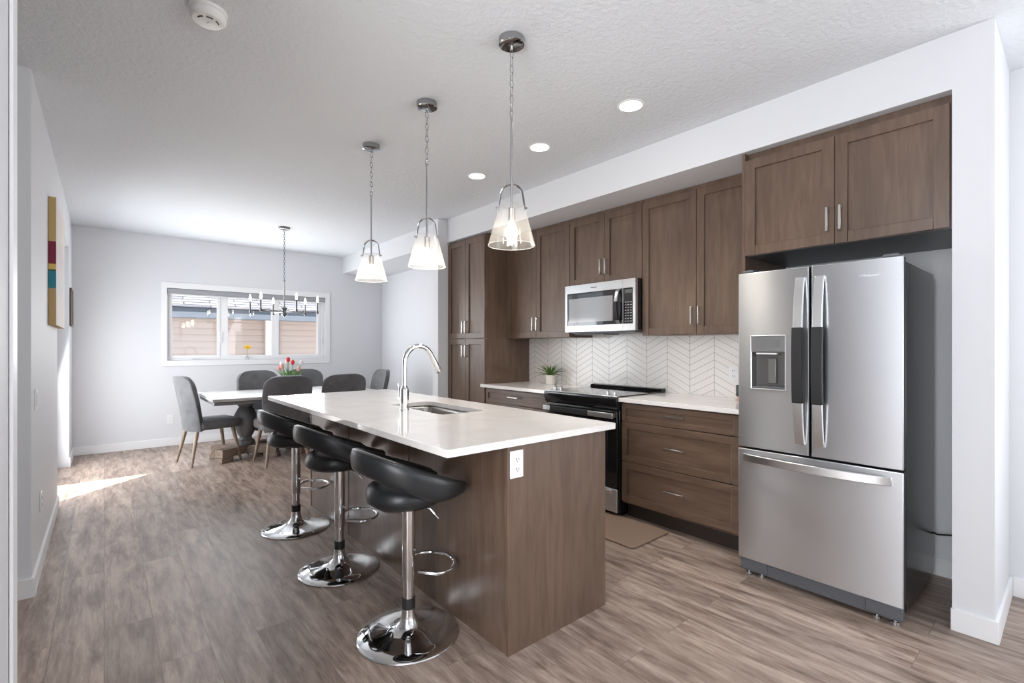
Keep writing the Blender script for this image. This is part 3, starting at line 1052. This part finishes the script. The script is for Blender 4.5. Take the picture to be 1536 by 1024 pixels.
b1 = build('bowl', bowl(SX0 - 0.004, SX1 + 0.004, 2.545, SY1 + 0.004, 0.883, 0.70), M['steel_sink'], sk, solid=0.002)
b2 = build('bowl', bowl(SX0 - 0.004, SX1 + 0.004, SY0 - 0.004, 2.515, 0.883, 0.72), M['steel_sink'], sk, solid=0.002)
build('bowl_divider', MB().box(SX0 - 0.004, SX1 + 0.004, 2.512, 2.548, 0.872, 0.883), M['steel_sink'], sk, bevel=0.004)
for b, y, zb in ((b1, 2.78, 0.70), (b2, 2.42, 0.72)):
    build('drain', MB().lathe([(0, 0.002), (0.03, 0.002), (0.042, 0.005), (0.045, 0.002)], (1.61, y, zb), 24), M['chrome'], b)
# faucet
fc = thing('kitchen_faucet', 'chrome gooseneck pull-down faucet on the island beside the sink', 'faucet', (1.39, 2.653, 0.915))
fx, fy = 1.39, 2.653
build('body', MB().lathe([(0, 0.0), (0.029, 0.0), (0.029, 0.006), (0.026, 0.010), (0.026, 0.128), (0.020, 0.135), (0.0155, 0.150), (0, 0.150)], (fx, fy, 0.9155), 28), M['chrome'], fc)
path = [(fx, fy, 1.06), (fx, fy, 1.12), (fx, fy, 1.18)]
for i in range(1, 17):
    a = pi - (pi * 0.86) * i / 16
    path.append((fx + 0.098 + 0.098 * cos(a), fy, 1.20 + 0.105 * sin(a)))
e = Vector(path[-1])
dv = (e - Vector(path[-2])).normalized()
path.append(tuple(e + dv * 0.01))
build('spout', MB().tube(path, 0.0148, 16), M['chrome'], fc)
p0 = e + dv * 0.008
build('spray_head', MB().tube([p0, p0 + dv * 0.012, p0 + dv * 0.05, p0 + dv * 0.10, p0 + dv * 0.112], [0.0165, 0.018, 0.019, 0.0215, 0.019], 18), M['chrome'], fc)
build('spray_button', MB().box(p0.x + 0.018, p0.x + 0.027, fy - 0.005, fy + 0.005, p0.z - 0.075, p0.z - 0.045), M['rubber'], fc, bevel=0.002)
build('handle', MB().cyl((fx, fy + 0.02, 0.985), (fx, fy + 0.062, 0.985), 0.015, 18).tube([(fx, fy + 0.058, 0.990), (fx, fy + 0.066, 1.03), (fx - 0.004, fy + 0.072, 1.075)], [0.006, 0.005, 0.0045], 10), M['chrome'], fc)


# ------------------------------------------------------------------ electrical plates
def outlet(label, pos, normal, name='power_outlet', cat='outlet', receptacles=2):
    """plate with its back at pos; normal is '-x', '-y' or '+x'"""
    t = thing(name, label, cat, pos)
    rot = {'-y': 0, '-x': -pi / 2, '+x': pi / 2}[normal]
    t.rotation_euler = (0, 0, rot)
    build('cover_plate', MB().box(-0.036, 0.036, -0.007, -0.0005, -0.058, 0.058), M['white_plastic'], t, bevel=0.002, local=True)
    if receptacles:
        for zc in (-0.02, 0.02):
            rc = build('receptacle', MB().box(-0.0165, 0.0165, -0.0095, -0.0072, zc - 0.014, zc + 0.014), M['trim'], t, bevel=0.002, local=True)
            build('slot', MB().box(-0.008, -0.0055, -0.0102, -0.0096, zc - 0.003, zc + 0.006).box(0.0055, 0.008, -0.0102, -0.0096, zc - 0.003, zc + 0.006).box(-0.002, 0.002, -0.0102, -0.0096, zc - 0.010, zc - 0.006), M['slot'], rc, local=True)
    else:
        build('rocker', MB().box(-0.016, 0.016, -0.0105, -0.0072, -0.033, 0.033), M['trim'], t, bevel=0.002, local=True)
    return t


outlet('white double power outlet on the end panel of the island', (1.337, IY0, 0.803), '-y')
outlet('white power outlet on the chevron tiles beside the refrigerator', (XR - 0.008, 1.70, 1.10), '-x')
outlet('white power outlet low on the back wall left of the table', (0.665, YB, 0.345), '-y')
outlet('white power outlet low on the left wall above the baseboard', (XL, 3.99, 0.385), '+x')
outlet('white light switch on the left wall near its front corner', (XL, 3.72, 1.01), '+x', 'light_switch', 'light switch', 0)

# ------------------------------------------------------------------ counter things and floor mat
pl = thing('potted_plant', 'spiky green plant in a small white pot on the counter by the pantry', 'plant', (3.50, 3.53, 0.915))
build('pot', MB().lathe([(0, 0.0), (0.044, 0.0), (0.048, 0.006), (0.054, 0.095), (0.050, 0.097), (0.047, 0.085), (0, 0.085)], (3.50, 3.53, 0.9155), 28), M['pot'], pl)
build('soil', MB().lathe([(0, 0.004), (0.046, 0.0)], (3.50, 3.53, 1.001), 20), M['soil'], pl)
lf = MB()


def blade(mb, c, az, el, ln, w, curl, n=7):
    d = Vector((cos(az), sin(az), 0))
    sd = Vector((-sin(az), cos(az), 0))
    p = Vector(c)
    vs = []
    a = el
    for i in range(n + 1):
        t = i / n
        ww = w * (1 - t) ** 0.7 * (0.55 + 1.1 * t if t < 0.4 else 1.0)
        up = (d * -sin(a) + Vector((0, 0, 1)) * cos(a))
        vs += [p - sd * ww / 2 + up * ww * 0.15, p - up * 0.001, p + sd * ww / 2 + up * ww * 0.15]
        p = p + (d * cos(a) + Vector((0, 0, 1)) * sin(a)) * (ln / n)
        a -= curl / n
    fs = []
    for i in range(n):
        o = i * 3
        fs += [(o, o + 1, o + 4, o + 3), (o + 1, o + 2, o + 5, o + 4)]
    mb.add(vs, fs)


for i in range(46):
    k = i / 46
    az = i * 2.399963 + random.uniform(-0.2, 0.2)
    blade(lf, (3.50 + 0.012 * cos(az), 3.53 + 0.012 * sin(az), 1.004), az, radians(82 - 62 * k + random.uniform(-6, 6)), 0.11 + 0.06 * k + random.uniform(-0.015, 0.02), 0.017, radians(10 + 45 * k))
build('leaves', lf, M['leaf'], pl, ang=80, solid=0.0012)
cn = thing('candle_jar', 'small dark jar with pinkish base on the counter beside the refrigerator', 'jar', (3.50, 1.565, 0.915))
build('jar', MB().lathe([(0, 0.030), (0.036, 0.030), (0.037, 0.035), (0.037, 0.108), (0.033, 0.110), (0.033, 0.095), (0, 0.095)], (3.50, 1.585, 0.9155), 28), M['canister'], cn)
build('base', MB().lathe([(0, 0.0), (0.040, 0.0), (0.040, 0.008), (0.032, 0.012), (0.032, 0.0295), (0, 0.0295)], (3.50, 1.585, 0.9155), 28), M['copper'], cn)
fm = MB()
fm.prism(rrect(2.585, 3.015, 1.86, 2.95, 0.03), 'z', 0.001, 0.014)
tag(build('kitchen_mat', fm, M['mat'], bevel=0.006, seg=3), 'plain brown anti-fatigue mat on the floor in front of the range', 'mat')

# ------------------------------------------------------------------ bar stools
def make_stool():
    t = thing('bar_stool', '', 'bar stool', (0, 0, 0), group='black bar stools along the island')
    build('base', MB().lathe([(0, 0.0), (0.222, 0.0), (0.226, 0.004), (0.222, 0.009), (0.16, 0.017), (0.10, 0.028), (0.06, 0.043), (0.038, 0.066), (0.031, 0.095), (0.029, 0.12), (0, 0.12)], (0, 0, 0), 64), M['chrome'], t, ang=60)
    build('lower_post', MB().lathe([(0, 0.105), (0.0245, 0.105), (0.0245, 0.40), (0, 0.40)], (0, 0, 0), 28), M['chrome'], t)
    build('collar', MB().lathe([(0.025, 0.120), (0.0295, 0.120), (0.0295, 0.165), (0.025, 0.165)], (0, 0, 0), 28), M['rubber'], t)
    build('upper_post', MB().lathe([(0, 0.25), (0.0285, 0.25), (0.0295, 0.255), (0.0295, 0.605), (0, 0.605)], (0, 0, 0), 28), M['chrome'], t)
    fp = []
    for i in range(25):
        a = -pi * 0.62 + 1.24 * pi * i / 24
        fp.append((0.115 + 0.105 * cos(a), 0.125 * sin(a), 0.29))
    fp = [(0.026, -0.045, 0.29)] + fp + [(0.026, 0.045, 0.29)]
    build('footrest', MB().tube(fp, 0.0085, 12), M['chrome'], t)
    build('seat_plate', MB().lathe([(0, 0.585), (0.075, 0.585), (0.09, 0.597), (0, 0.600)], (0.01, 0, 0), 24), M['black_matte'], t)
    build('lever', MB().tube([(0.03, -0.05, 0.588), (0.06, -0.09, 0.575), (0.085, -0.12, 0.535)], 0.0045, 8), M['chrome'], t)
    build('seat', MB().lathe([(0, 0.598), (0.11, 0.596), (0.150, 0.603), (0.172, 0.622), (0.176, 0.648), (0.166, 0.680), (0.13, 0.703), (0.07, 0.714), (0, 0.716)], (-0.012, 0.004, 0), 48), M['leather'], t, ang=80)

    def sec(u, v):
        ph = radians(28 + 304 * u)
        k = abs(2 * u - 1)                      # 0 at the back, 1 at the tips
        tip = max(0.0, (k - 0.86) / 0.14)
        rnd = sqrt(max(0.02, 1 - tip ** 2 * 0.97))
        top = 0.765 - 0.098 * cos(ph)
        bot = 0.648 + 0.114 * max(0.0, -cos(ph)) ** 1.15
        zc = (top + bot) / 2
        hgt = max(0.012, top - bot) * (0.35 + 0.65 * rnd)
        th = 0.054 * rnd
        a = 2 * pi * v
        ca, sa = cos(a), sin(a)
        n = 2.6
        rr = 0.233 + th / 2 * abs(ca) ** (2 / n) * (1 if ca > 0 else -1)
        zz = zc + hgt / 2 * abs(sa) ** (2 / n) * (1 if sa > 0 else -1)
        rr += 0.10 * (zz - zc) * 0.5
        return (rr * cos(ph) + 0.01, rr * sin(ph), zz)
    mb = MB()
    mb.grid(sec, 60, 24)
    mb.f.append(tuple(range(24)))
    mb.f.append(tuple(60 * 25 + i for i in range(24)))
    bk = build('backrest', mb, M['leather'], t, ang=80)
    pip = []
    for i in range(61):
        u = 0.03 + 0.94 * i / 60
        q = sec(u, 0.0)
        w = sec(u, 0.17)
        pip.append(w)
    build('piping', MB().tube(pip, 0.0035, 6), M['leather'], bk)
    return t


st = make_stool()
for i, (y, rz, lab) in enumerate(((1.975, 0.0, 'black leather bar stool nearest the camera, by the island outlet end'),
                                  (2.815, 0.03, 'middle one of the three black bar stools along the island'),
                                  (3.655, -0.04, 'black leather bar stool nearest the dining table'))):
    o = st if i == 0 else copy_tree(st)
    o.location = (1.055, y, 0)
    o.rotation_euler = (0, 0, rz)
    o['label'] = lab

# ------------------------------------------------------------------ dining table
tb = thing('dining_table', 'long grey dining table with whitewashed top on turned pedestals', 'table', (1.74, 6.245, 0))
TX0, TX1, TY0, TY1 = 0.845, 2.63, 5.735, 6.755
build('tabletop', MB().box(TX0, TX1, TY0, TY1, 0.728, 0.760), M['table_top'], tb, bevel=0.005)
build('apron', MB().box(TX0 + 0.015, TX1 - 0.015, TY0 + 0.015, TY1 - 0.015, 0.690, 0.7275), M['grey_paint'], tb, bevel=0.008)
for cx in (1.28, 2.12):
    build('pedestal', MB().lathe([(0, 0.15), (0.085, 0.15), (0.095, 0.17), (0.095, 0.20), (0.07, 0.215), (0.062, 0.24), (0.080, 0.27), (0.11, 0.34), (0.125, 0.42), (0.12, 0.50), (0.085, 0.57), (0.066, 0.595), (0.085, 0.61), (0.09, 0.63), (0.075, 0.645), (0.11, 0.665), (0.11, 0.6895), (0, 0.6895)], (cx, 6.40, 0), 32), M['grey_paint'], tb)
    for s in (-1, 1):
        a = s * radians(32)
        ft = MB()
        L, w = 0.36, 0.055
        for z0, z1, l0, l1 in ((0.055 if s > 0 else 0.056, 0.1495, 0.0, L),):
            ft.box(-l1, l1, -w, w, z0, z1)
        for e_ in (-1, 1):
            ft.box(e_ * (L + 0.012), e_ * (L - 0.14), -w - 0.004, w + 0.004, 0.0, 0.0545)
        ft.v = [(p[0] * cos(a) - p[1] * sin(a) + cx, p[0] * sin(a) + p[1] * cos(a) + 6.40, p[2]) for p in ft.v]
        build('foot', ft, M['feet_wood'], tb, bevel=0.004)
build('stretcher', MB().box(1.38, 2.02, 6.36, 6.44, 0.30, 0.40), M['grey_paint'], tb, bevel=0.004)


# ------------------------------------------------------------------ dining chairs
def make_chair():
    t = thing('dining_chair', '', 'chair', (0, 0, 0), group='grey upholstered dining chairs round the table')

    def fn(u, v):
        q = 2 * u - 1
        w = 0.205 + 0.045 * min(1.0, v * 1.6)
        x = q * w
        zt = 0.985 - 0.055 * abs(q) ** 5
        zz = 0.375 + (zt - 0.375) * v
        y = -0.235 - 0.085 * v ** 1.3 + 0.085 * abs(q) ** 2.4 * (1 - 0.35 * v)
        edge = max(0.0, v - 0.88) / 0.12
        x *= 1 - 0.10 * edge ** 2
        return (x, y, zz)
    mb = MB()
    mb.grid(fn, 20, 16)
    o = build('backrest', mb, M['velvet'], t, ang=80, local=True)
    md = o.modifiers.new('thick', 'SOLIDIFY')
    md.thickness = 0.055
    md.offset = 0
    md = o.modifiers.new('edge', 'BEVEL')
    md.width = 0.02
    md.segments = 3
    md.limit_method = 'ANGLE'
    md.angle_limit = radians(50)
    sb = MB()
    pr = rrect(-0.235, 0.235, -0.195, 0.255, 0.06)
    sb.prism(pr, 'z', 0.385, 0.485)
    build('seat', sb, M['velvet'], t, bevel=0.028, seg=4, ang=80, local=True)
    for sx in (-1, 1):
        for sy, y0, y1 in ((1, 0.17, 0.235), (-1, -0.19, -0.265)):
            build('leg', MB().tube([(sx * 0.165, y0, 0.3845), (sx * 0.225, y1, 0.0)], [0.022, 0.0125], 14), M['light_wood'], t, local=True)
    return t


ch = make_chair()
spots = [((0.93, 6.44), -pi / 2 + 0.20, 'grey dining chair at the table end nearest the left wall, its side in view'),
         ((1.535, 5.88), 0.02, 'grey dining chair with its back to the island, nearest the bar stools'),
         ((2.16, 5.85), -0.03, 'grey dining chair with its back to the island, close to the faucet'),
         ((1.56, 6.79), pi, 'grey dining chair under the middle of the window, left of the flowers'),
         ((2.12, 6.87), pi - 0.17, 'grey dining chair on the window side, partly behind the tulips'),
         ((2.705, 6.37), pi / 2 - 0.05, 'grey dining chair at the far table end near the right wall')]
for i, (p, rz, lab) in enumerate(spots):
    o = ch if i == 0 else copy_tree(ch)
    o.location = (p[0], p[1], 0)
    o.rotation_euler = (0, 0, rz)
    o['label'] = lab

# ------------------------------------------------------------------ flowers on the table and on the sill
vx, vy, vz = 1.735, 6.24, 0.7605
vs_ = thing('flower_vase', 'small frosted glass vase holding tulips on the dining table', 'vase', (vx, vy, 0.76))
build('glass', MB().lathe([(0, 0.0), (0.045, 0.0), (0.050, 0.01), (0.056, 0.13), (0.062, 0.16), (0.058, 0.16), (0.052, 0.13), (0.046, 0.014), (0, 0.012)], (vx, vy, vz), 28), M['vase_glass'], vs_)
tul = [('red', 0.10, 4.0, 0.335), ('red', 0.14, 0.9, 0.30), ('pink', 0.42, 3.6, 0.28), ('pink', 0.46, 5.3, 0.25), ('white', 0.36, 6.05, 0.32), ('pink', 0.48, 2.9, 0.26), ('white', 0.40, 1.6, 0.32), ('white', 0.38, 2.2, 0.30)]
tl = {0: 'tall red tulip standing highest in the middle of the vase', 1: 'second red tulip just below the tallest red bloom'}
for i, (c, lean, az, ln) in enumerate(tul):
    lab = tl.get(i) or {'pink': 'pale pink tulip leaning out of the vase on the dining table', 'white': 'white tulip standing in the vase on the dining table'}[c]
    tt = thing('tulip', lab, 'flower', (vx, vy, vz + 0.02), group='%s tulips in the vase' % c)
    d = Vector((sin(lean) * cos(az), sin(lean) * sin(az), cos(lean)))
    b0 = Vector((vx + 0.030 * cos(az), vy + 0.030 * sin(az), vz + 0.020))
    b1_ = b0 + Vector((d.x * 0.3, d.y * 0.3, d.z)) * 0.12
    tip = b1_ + d * (ln - 0.12)
    build('stem', MB().tube([b0, b1_, tip], 0.0035, 6), M['leaf_tulip'], tt)
    R_ = Vector((0, 0, 1)).rotation_difference(d).to_matrix()
    build('bloom', MB().lathe([(0, 0.0), (0.014, 0.004), (0.024, 0.022), (0.023, 0.042), (0.014, 0.058), (0.006, 0.062), (0, 0.055)], tuple(tip), 12, R_), M[c + '_petal'], tt)
    lv = MB()
    blade(lv, b1_ + Vector((0, 0, -0.02)), az + 0.2, radians(72 - 20 * (i % 3)), 0.17 + 0.02 * (i % 4), 0.028, radians(20))
    build('leaf', lv, M['leaf_tulip'], tt, solid=0.001, ang=80)
    for j in range(2):
        l2 = MB()
        blade(l2, b0 + Vector((0, 0, 0.06)), az - 0.25 + 0.5 * j, radians(72 - 12 * j), 0.20 + 0.02 * ((i + j) % 3), 0.030, radians(16))
        build('leaf', l2, M['leaf_tulip'], tt, solid=0.001, ang=80)
gx, gy, gz = 1.58, 7.797, 1.1185
bt = tag(build('bud_bottle', MB().lathe([(0, 0.0), (0.022, 0.0), (0.024, 0.006), (0.022, 0.035), (0.010, 0.050), (0.010, 0.062), (0.008, 0.062), (0.008, 0.05), (0.019, 0.034), (0.02, 0.006), (0, 0.004)], (gx, gy, gz), 20), M['vase_glass']), 'tiny clear glass bottle with one flower on the window sill', 'bottle')
gf = thing('yellow_flower', 'single yellow daisy in the tiny bottle on the window sill', 'flower', (gx, gy, gz + 0.006))
build('stem', MB().tube([(gx, gy, gz + 0.007), (gx, gy, gz + 0.10), (gx + 0.004, gy - 0.004, gz + 0.172)], 0.0025, 6), M['leaf_tulip'], gf)
hc = Vector((gx + 0.004, gy - 0.004, gz + 0.172))
tilt = Matrix.Rotation(radians(38), 3, Vector((cos(radians(-13)), sin(radians(-13)), 0)))
pet = MB()
for i in range(26):
    blade(pet, (0, 0, 0), i * 2 * pi / 26, radians(8 + 20 * (i % 2)), 0.055, 0.019, radians(25), 4)
pet.v = [tuple(tilt @ Vector(p) + hc) for p in pet.v]
build('petals', pet, M['yellow_petal'], gf, solid=0.0015)
build('flower_center', MB().lathe([(0, 0.012), (0.012, 0.008), (0.014, 0.0), (0, -0.004)], tuple(hc), 14, tilt), simple('flower_eye', lin(200, 140, 20), 0.7), gf)

# roller blind
rb = thing('roller_blind', 'grey roller blind cassette rolled up along the window top', 'blind', (1.655, 7.79, 2.0))
build('cassette', MB().box(0.634, 2.676, 7.764, 7.822, 2.008, 2.0735), M['blind'], rb, bevel=0.006)
build('hem_bar', MB().box(0.64, 2.67, 7.786, 7.806, 1.990, 2.0075), M['vinyl'], rb, bevel=0.003)

# ------------------------------------------------------------------ pictures on the left wall
ar = thing('wall_painting', 'thick canvas painting with tan, crimson and teal bands on the left wall', 'painting', (XL + 0.001, 4.52, 1.45))
build('canvas', MB().box(XL + 0.001, XL + 0.041, 4.52, 5.44, 1.45, 2.32), M['canvas'], ar, bevel=0.001)
sf = thing('picture_frame', 'small dark picture frame on the left wall near the back corner', 'picture', (XL + 0.001, 7.32, 1.53))
build('frame', MB().cells('x', XL + 0.001, XL + 0.020, (7.14, 7.50), (1.53, 1.945), [(7.16, 7.48, 1.55, 1.925)]), M['frame_dark'], sf, bevel=0.002)
build('print', MB().box(XL + 0.002, XL + 0.010, 7.16, 7.48, 1.55, 1.925), simple('picture_print', lin(205, 200, 196), 0.6), sf)


# ------------------------------------------------------------------ pendants
def chain(mb, x, y, z0, z1, ll=0.034, w=0.0075, wr=0.0018):
    n = max(2, int(round((z0 - z1) / (ll * 0.78))))
    stp = (z0 - z1) / n
    for i in range(n):
        zc = z0 - stp * (i + 0.5)
        pts = []
        h = stp * 0.62
        for k in range(14):
            a = 2 * pi * k / 14
            q = (w * cos(a), h * sin(a))
            pts.append((x + (q[0] if i % 2 == 0 else 0), y + (0 if i % 2 == 0 else q[0]), zc + q[1]))
        mb.tube(pts, wr, 6, closed=True)
    return mb


def make_pendant(x, y):
    t = thing('pendant_light', '', 'pendant light', (0, 0, 0), group='glass pendants over the island')
    L = dict(local=True)
    build('canopy', MB().lathe([(0, 2.712), (0.05, 2.712), (0.060, 2.716), (0.061, 2.7445), (0, 2.7445)], (0, 0, 0), 36), M['chrome_dark'], t, **L)
    build('canopy_stem', MB().lathe([(0, 2.690), (0.007, 2.690), (0.008, 2.7115), (0, 2.7115)], (0, 0, 0), 14), M['chrome_dark'], t, **L)
    build('chain', chain(MB(), 0, 0, 2.690, 2.375, 0.045, 0.009, 0.0019), M['chrome_dark'], t, **L)
    build('stem', MB().lathe([(0, 2.385), (0.007, 2.383), (0.0055, 2.36), (0.0055, 1.955), (0, 1.955)], (0, 0, 0), 14), M['chrome_dark'], t, **L)
    ya = []
    for i in range(25):
        a = pi * i / 24
        ya.append((0.054 * cos(a), 0, 2.005 + 0.058 * sin(a)))
    ya = [(0.064, 0, 1.945)] + ya + [(-0.064, 0, 1.945)]
    rot = radians(-40)
    ya = [(p[0] * cos(rot), p[0] * sin(rot), p[2]) for p in ya]
    yk = build('yoke', MB().tube(ya, 0.0065, 10, flat=(1.0, 0.45)), M['chrome_dark'], t, **L)
    for s in (-1, 1):
        c = Vector((s * 0.064 * cos(rot), s * 0.064 * sin(rot), 1.952))
        build('screw', MB().cyl(tuple(c), tuple(c + Vector((s * 0.010 * cos(rot), s * 0.010 * sin(rot), 0))), 0.006, 10), M['chrome_dark'], yk, **L)
    build('socket', MB().lathe([(0, 1.955), (0.010, 1.955), (0.017, 1.948), (0.017, 1.888), (0, 1.888)], (0, 0, 0), 20), M['nickel'], t, **L)
    build('bulb', MB().lathe([(0, 1.888), (0.012, 1.886), (0.016, 1.872), (0.027, 1.852), (0.030, 1.834), (0.024, 1.815), (0.012, 1.806), (0, 1.804)], (0, 0, 0), 20), M['bulb'], t, ang=80, **L)
    sh = MB()
    seg = 72

    def fn(u, v):
        a = 2 * pi * u
        r = 0.0605 + (0.110 - 0.0605) * v
        r += 0.0006 * sin(24 * a)
        return (r * cos(a), r * sin(a), 1.962 - 0.186 * v)
    sh.grid(fn, 144, 8, closed_u=True)
    build('shade', sh, M['shade_glass'], t, ang=80, **L)
    rim = [(0.110 * cos(2 * pi * i / 48), 0.110 * sin(2 * pi * i / 48), 1.776) for i in range(48)]
    build('shade_rim', MB().tube(rim, 0.0016, 6, closed=True), M['vase_glass'], t, **L)
    build('shade_cap', MB().lathe([(0.0175, 1.9625), (0.060, 1.9625)], (0, 0, 0), 36), M['shade_glass'], t, **L)
    return t


pd = make_pendant(0, 0)
for i, (y, lab) in enumerate(((1.733, 'glass cone pendant light hanging nearest the camera over the island'),
                              (2.512, 'middle glass cone pendant light over the island'),
                              (3.292, 'glass cone pendant light over the island, nearest the dining table'))):
    o = pd if i == 0 else copy_tree(pd)
    o.location = (1.462, y, 0)
    o['label'] = lab
    d = bpy.data.lights.new('pendant_glow', 'POINT')
    d.energy = 1.6
    d.color = (1.0, 0.90, 0.76)
    d.shadow_soft_size = 0.03
    lo = bpy.data.objects.new('pendant_glow', d)
    COL.objects.link(lo)
    lo.parent = o
    lo.location = (0, 0, 1.79)

# ------------------------------------------------------------------ chandelier
cxx, cyy = 1.668, 6.246
cl = thing('chandelier', 'chrome candle-style chandelier hanging over the dining table', 'chandelier', (cxx, cyy, 0))
build('canopy', MB().lathe([(0, 2.722), (0.055, 2.722), (0.064, 2.728), (0.064, 2.7445), (0, 2.7445)], (cxx, cyy, 0), 32), M['chrome_darker'], cl)
build('chain', chain(MB(), cxx, cyy, 2.722, 2.105, 0.04, 0.009, 0.0022), M['chrome_darker'], cl)
build('stem', MB().lathe([(0, 2.11), (0.010, 2.108), (0.010, 2.095), (0.007, 2.09), (0.007, 1.78), (0, 1.78)], (cxx, cyy, 0), 14), M['chrome_darker'], cl)
build('hub', MB().lathe([(0, 1.66), (0.012, 1.662), (0.014, 1.676), (0.032, 1.684), (0.034, 1.700), (0.024, 1.712), (0.024, 1.748), (0.036, 1.752), (0.036, 1.768), (0.014, 1.785), (0, 1.785)], (cxx, cyy, 0), 24), M['chrome_darker'], cl)
base_az = pi + radians(40.2)          # azimuth pointing back towards the viewer is -(sin,cos) of the yaw
for k, th in enumerate((-76, -15, 45, 104, 165, 225)):
    a = radians(-90 - 40.2 + 0) + radians(th)
    ex, ey = cxx + 0.375 * cos(a), cyy + 0.375 * sin(a)
    am = build('arm', MB().tube([(cxx + 0.02 * cos(a), cyy + 0.02 * sin(a), 1.727), (ex, ey, 1.727)], 0.0065, 10), M['chrome_darker'], cl)
    build('candle_sleeve', MB().lathe([(0, 1.700), (0.007, 1.702), (0.014, 1.712), (0.014, 1.735), (0.0085, 1.738), (0.0085, 1.845), (0, 1.845)], (ex, ey, 0), 14), M['chrome_darker'], am)
    build('bulb', MB().lathe([(0, 1.8455), (0.008, 1.846), (0.0115, 1.862), (0.0125, 1.876), (0.008, 1.902), (0.002, 1.925), (0, 1.926)], (ex, ey, 0), 14), M['candle_bulb'], am, ang=80)
d = bpy.data.lights.new('chandelier_glow', 'POINT')
d.energy = 3.0
d.color = (1.0, 0.85, 0.65)
d.shadow_soft_size = 0.3
lo = bpy.data.objects.new('chandelier_glow', d)
COL.objects.link(lo)
lo.parent = cl
lo.location = (0, 0, 2.0)

# ------------------------------------------------------------------ ceiling fixtures
for i, (y, lab) in enumerate(((1.75, 'round recessed ceiling downlight nearest the camera'), (2.54, 'round recessed ceiling downlight, middle one of the three'), (3.31, 'round recessed ceiling downlight farthest from the camera'))):
    t = thing('recessed_downlight', lab, 'ceiling light', (2.41, y, ZC), group='recessed downlights in the ceiling')
    build('trim_ring', MB().lathe([(0.066, -0.004), (0.080, -0.003), (0.082, -0.0005), (0.066, -0.0005)], (0, 0, 0), 36), M['white_plastic'], t, local=True)
    build('lens', MB().lathe([(0, -0.003), (0.0655, -0.003), (0.0655, -0.0005), (0, -0.0005)], (0, 0, 0), 36), M['lens'], t, local=True)
    d = bpy.data.lights.new('downlight_beam', 'SPOT')
    d.energy = 26
    d.spot_size = radians(125)
    d.spot_blend = 0.9
    d.shadow_soft_size = 0.06
    d.color = (1.0, 0.95, 0.88)
    lo = bpy.data.objects.new('downlight_beam', d)
    COL.objects.link(lo)
    lo.parent = t
    lo.location = (0, 0, -0.03)
sm = thing('smoke_detector', 'round white smoke detector on the ceiling at the top left', 'smoke detector', (0.341, 2.431, ZC))
build('mount', MB().lathe([(0, -0.016), (0.072, -0.016), (0.074, -0.0005), (0, -0.0005)], (0, 0, 0), 40), M['smoke_plastic'], sm, local=True)
build('cover', MB().lathe([(0, -0.050), (0.03, -0.050), (0.058, -0.046), (0.068, -0.036), (0.070, -0.0165), (0, -0.0165)], (0, 0, 0), 40), M['smoke_plastic'], sm, local=True)
build('test_button', MB().lathe([(0, -0.054), (0.012, -0.053), (0.014, -0.0505), (0, -0.0505)], (0.012, 0.0, 0), 20), M['white_plastic'], sm, local=True)
vn = MB()
for k in range(3):
    a0 = radians(200 + k * 55)
    p = [((0.04) * cos(a0 + j * 0.12), 0.04 * sin(a0 + j * 0.12), -0.0495) for j in range(6)]
    vn.tube(p, 0.003, 6)
build('vent_slots', vn, M['slot'], sm, local=True)
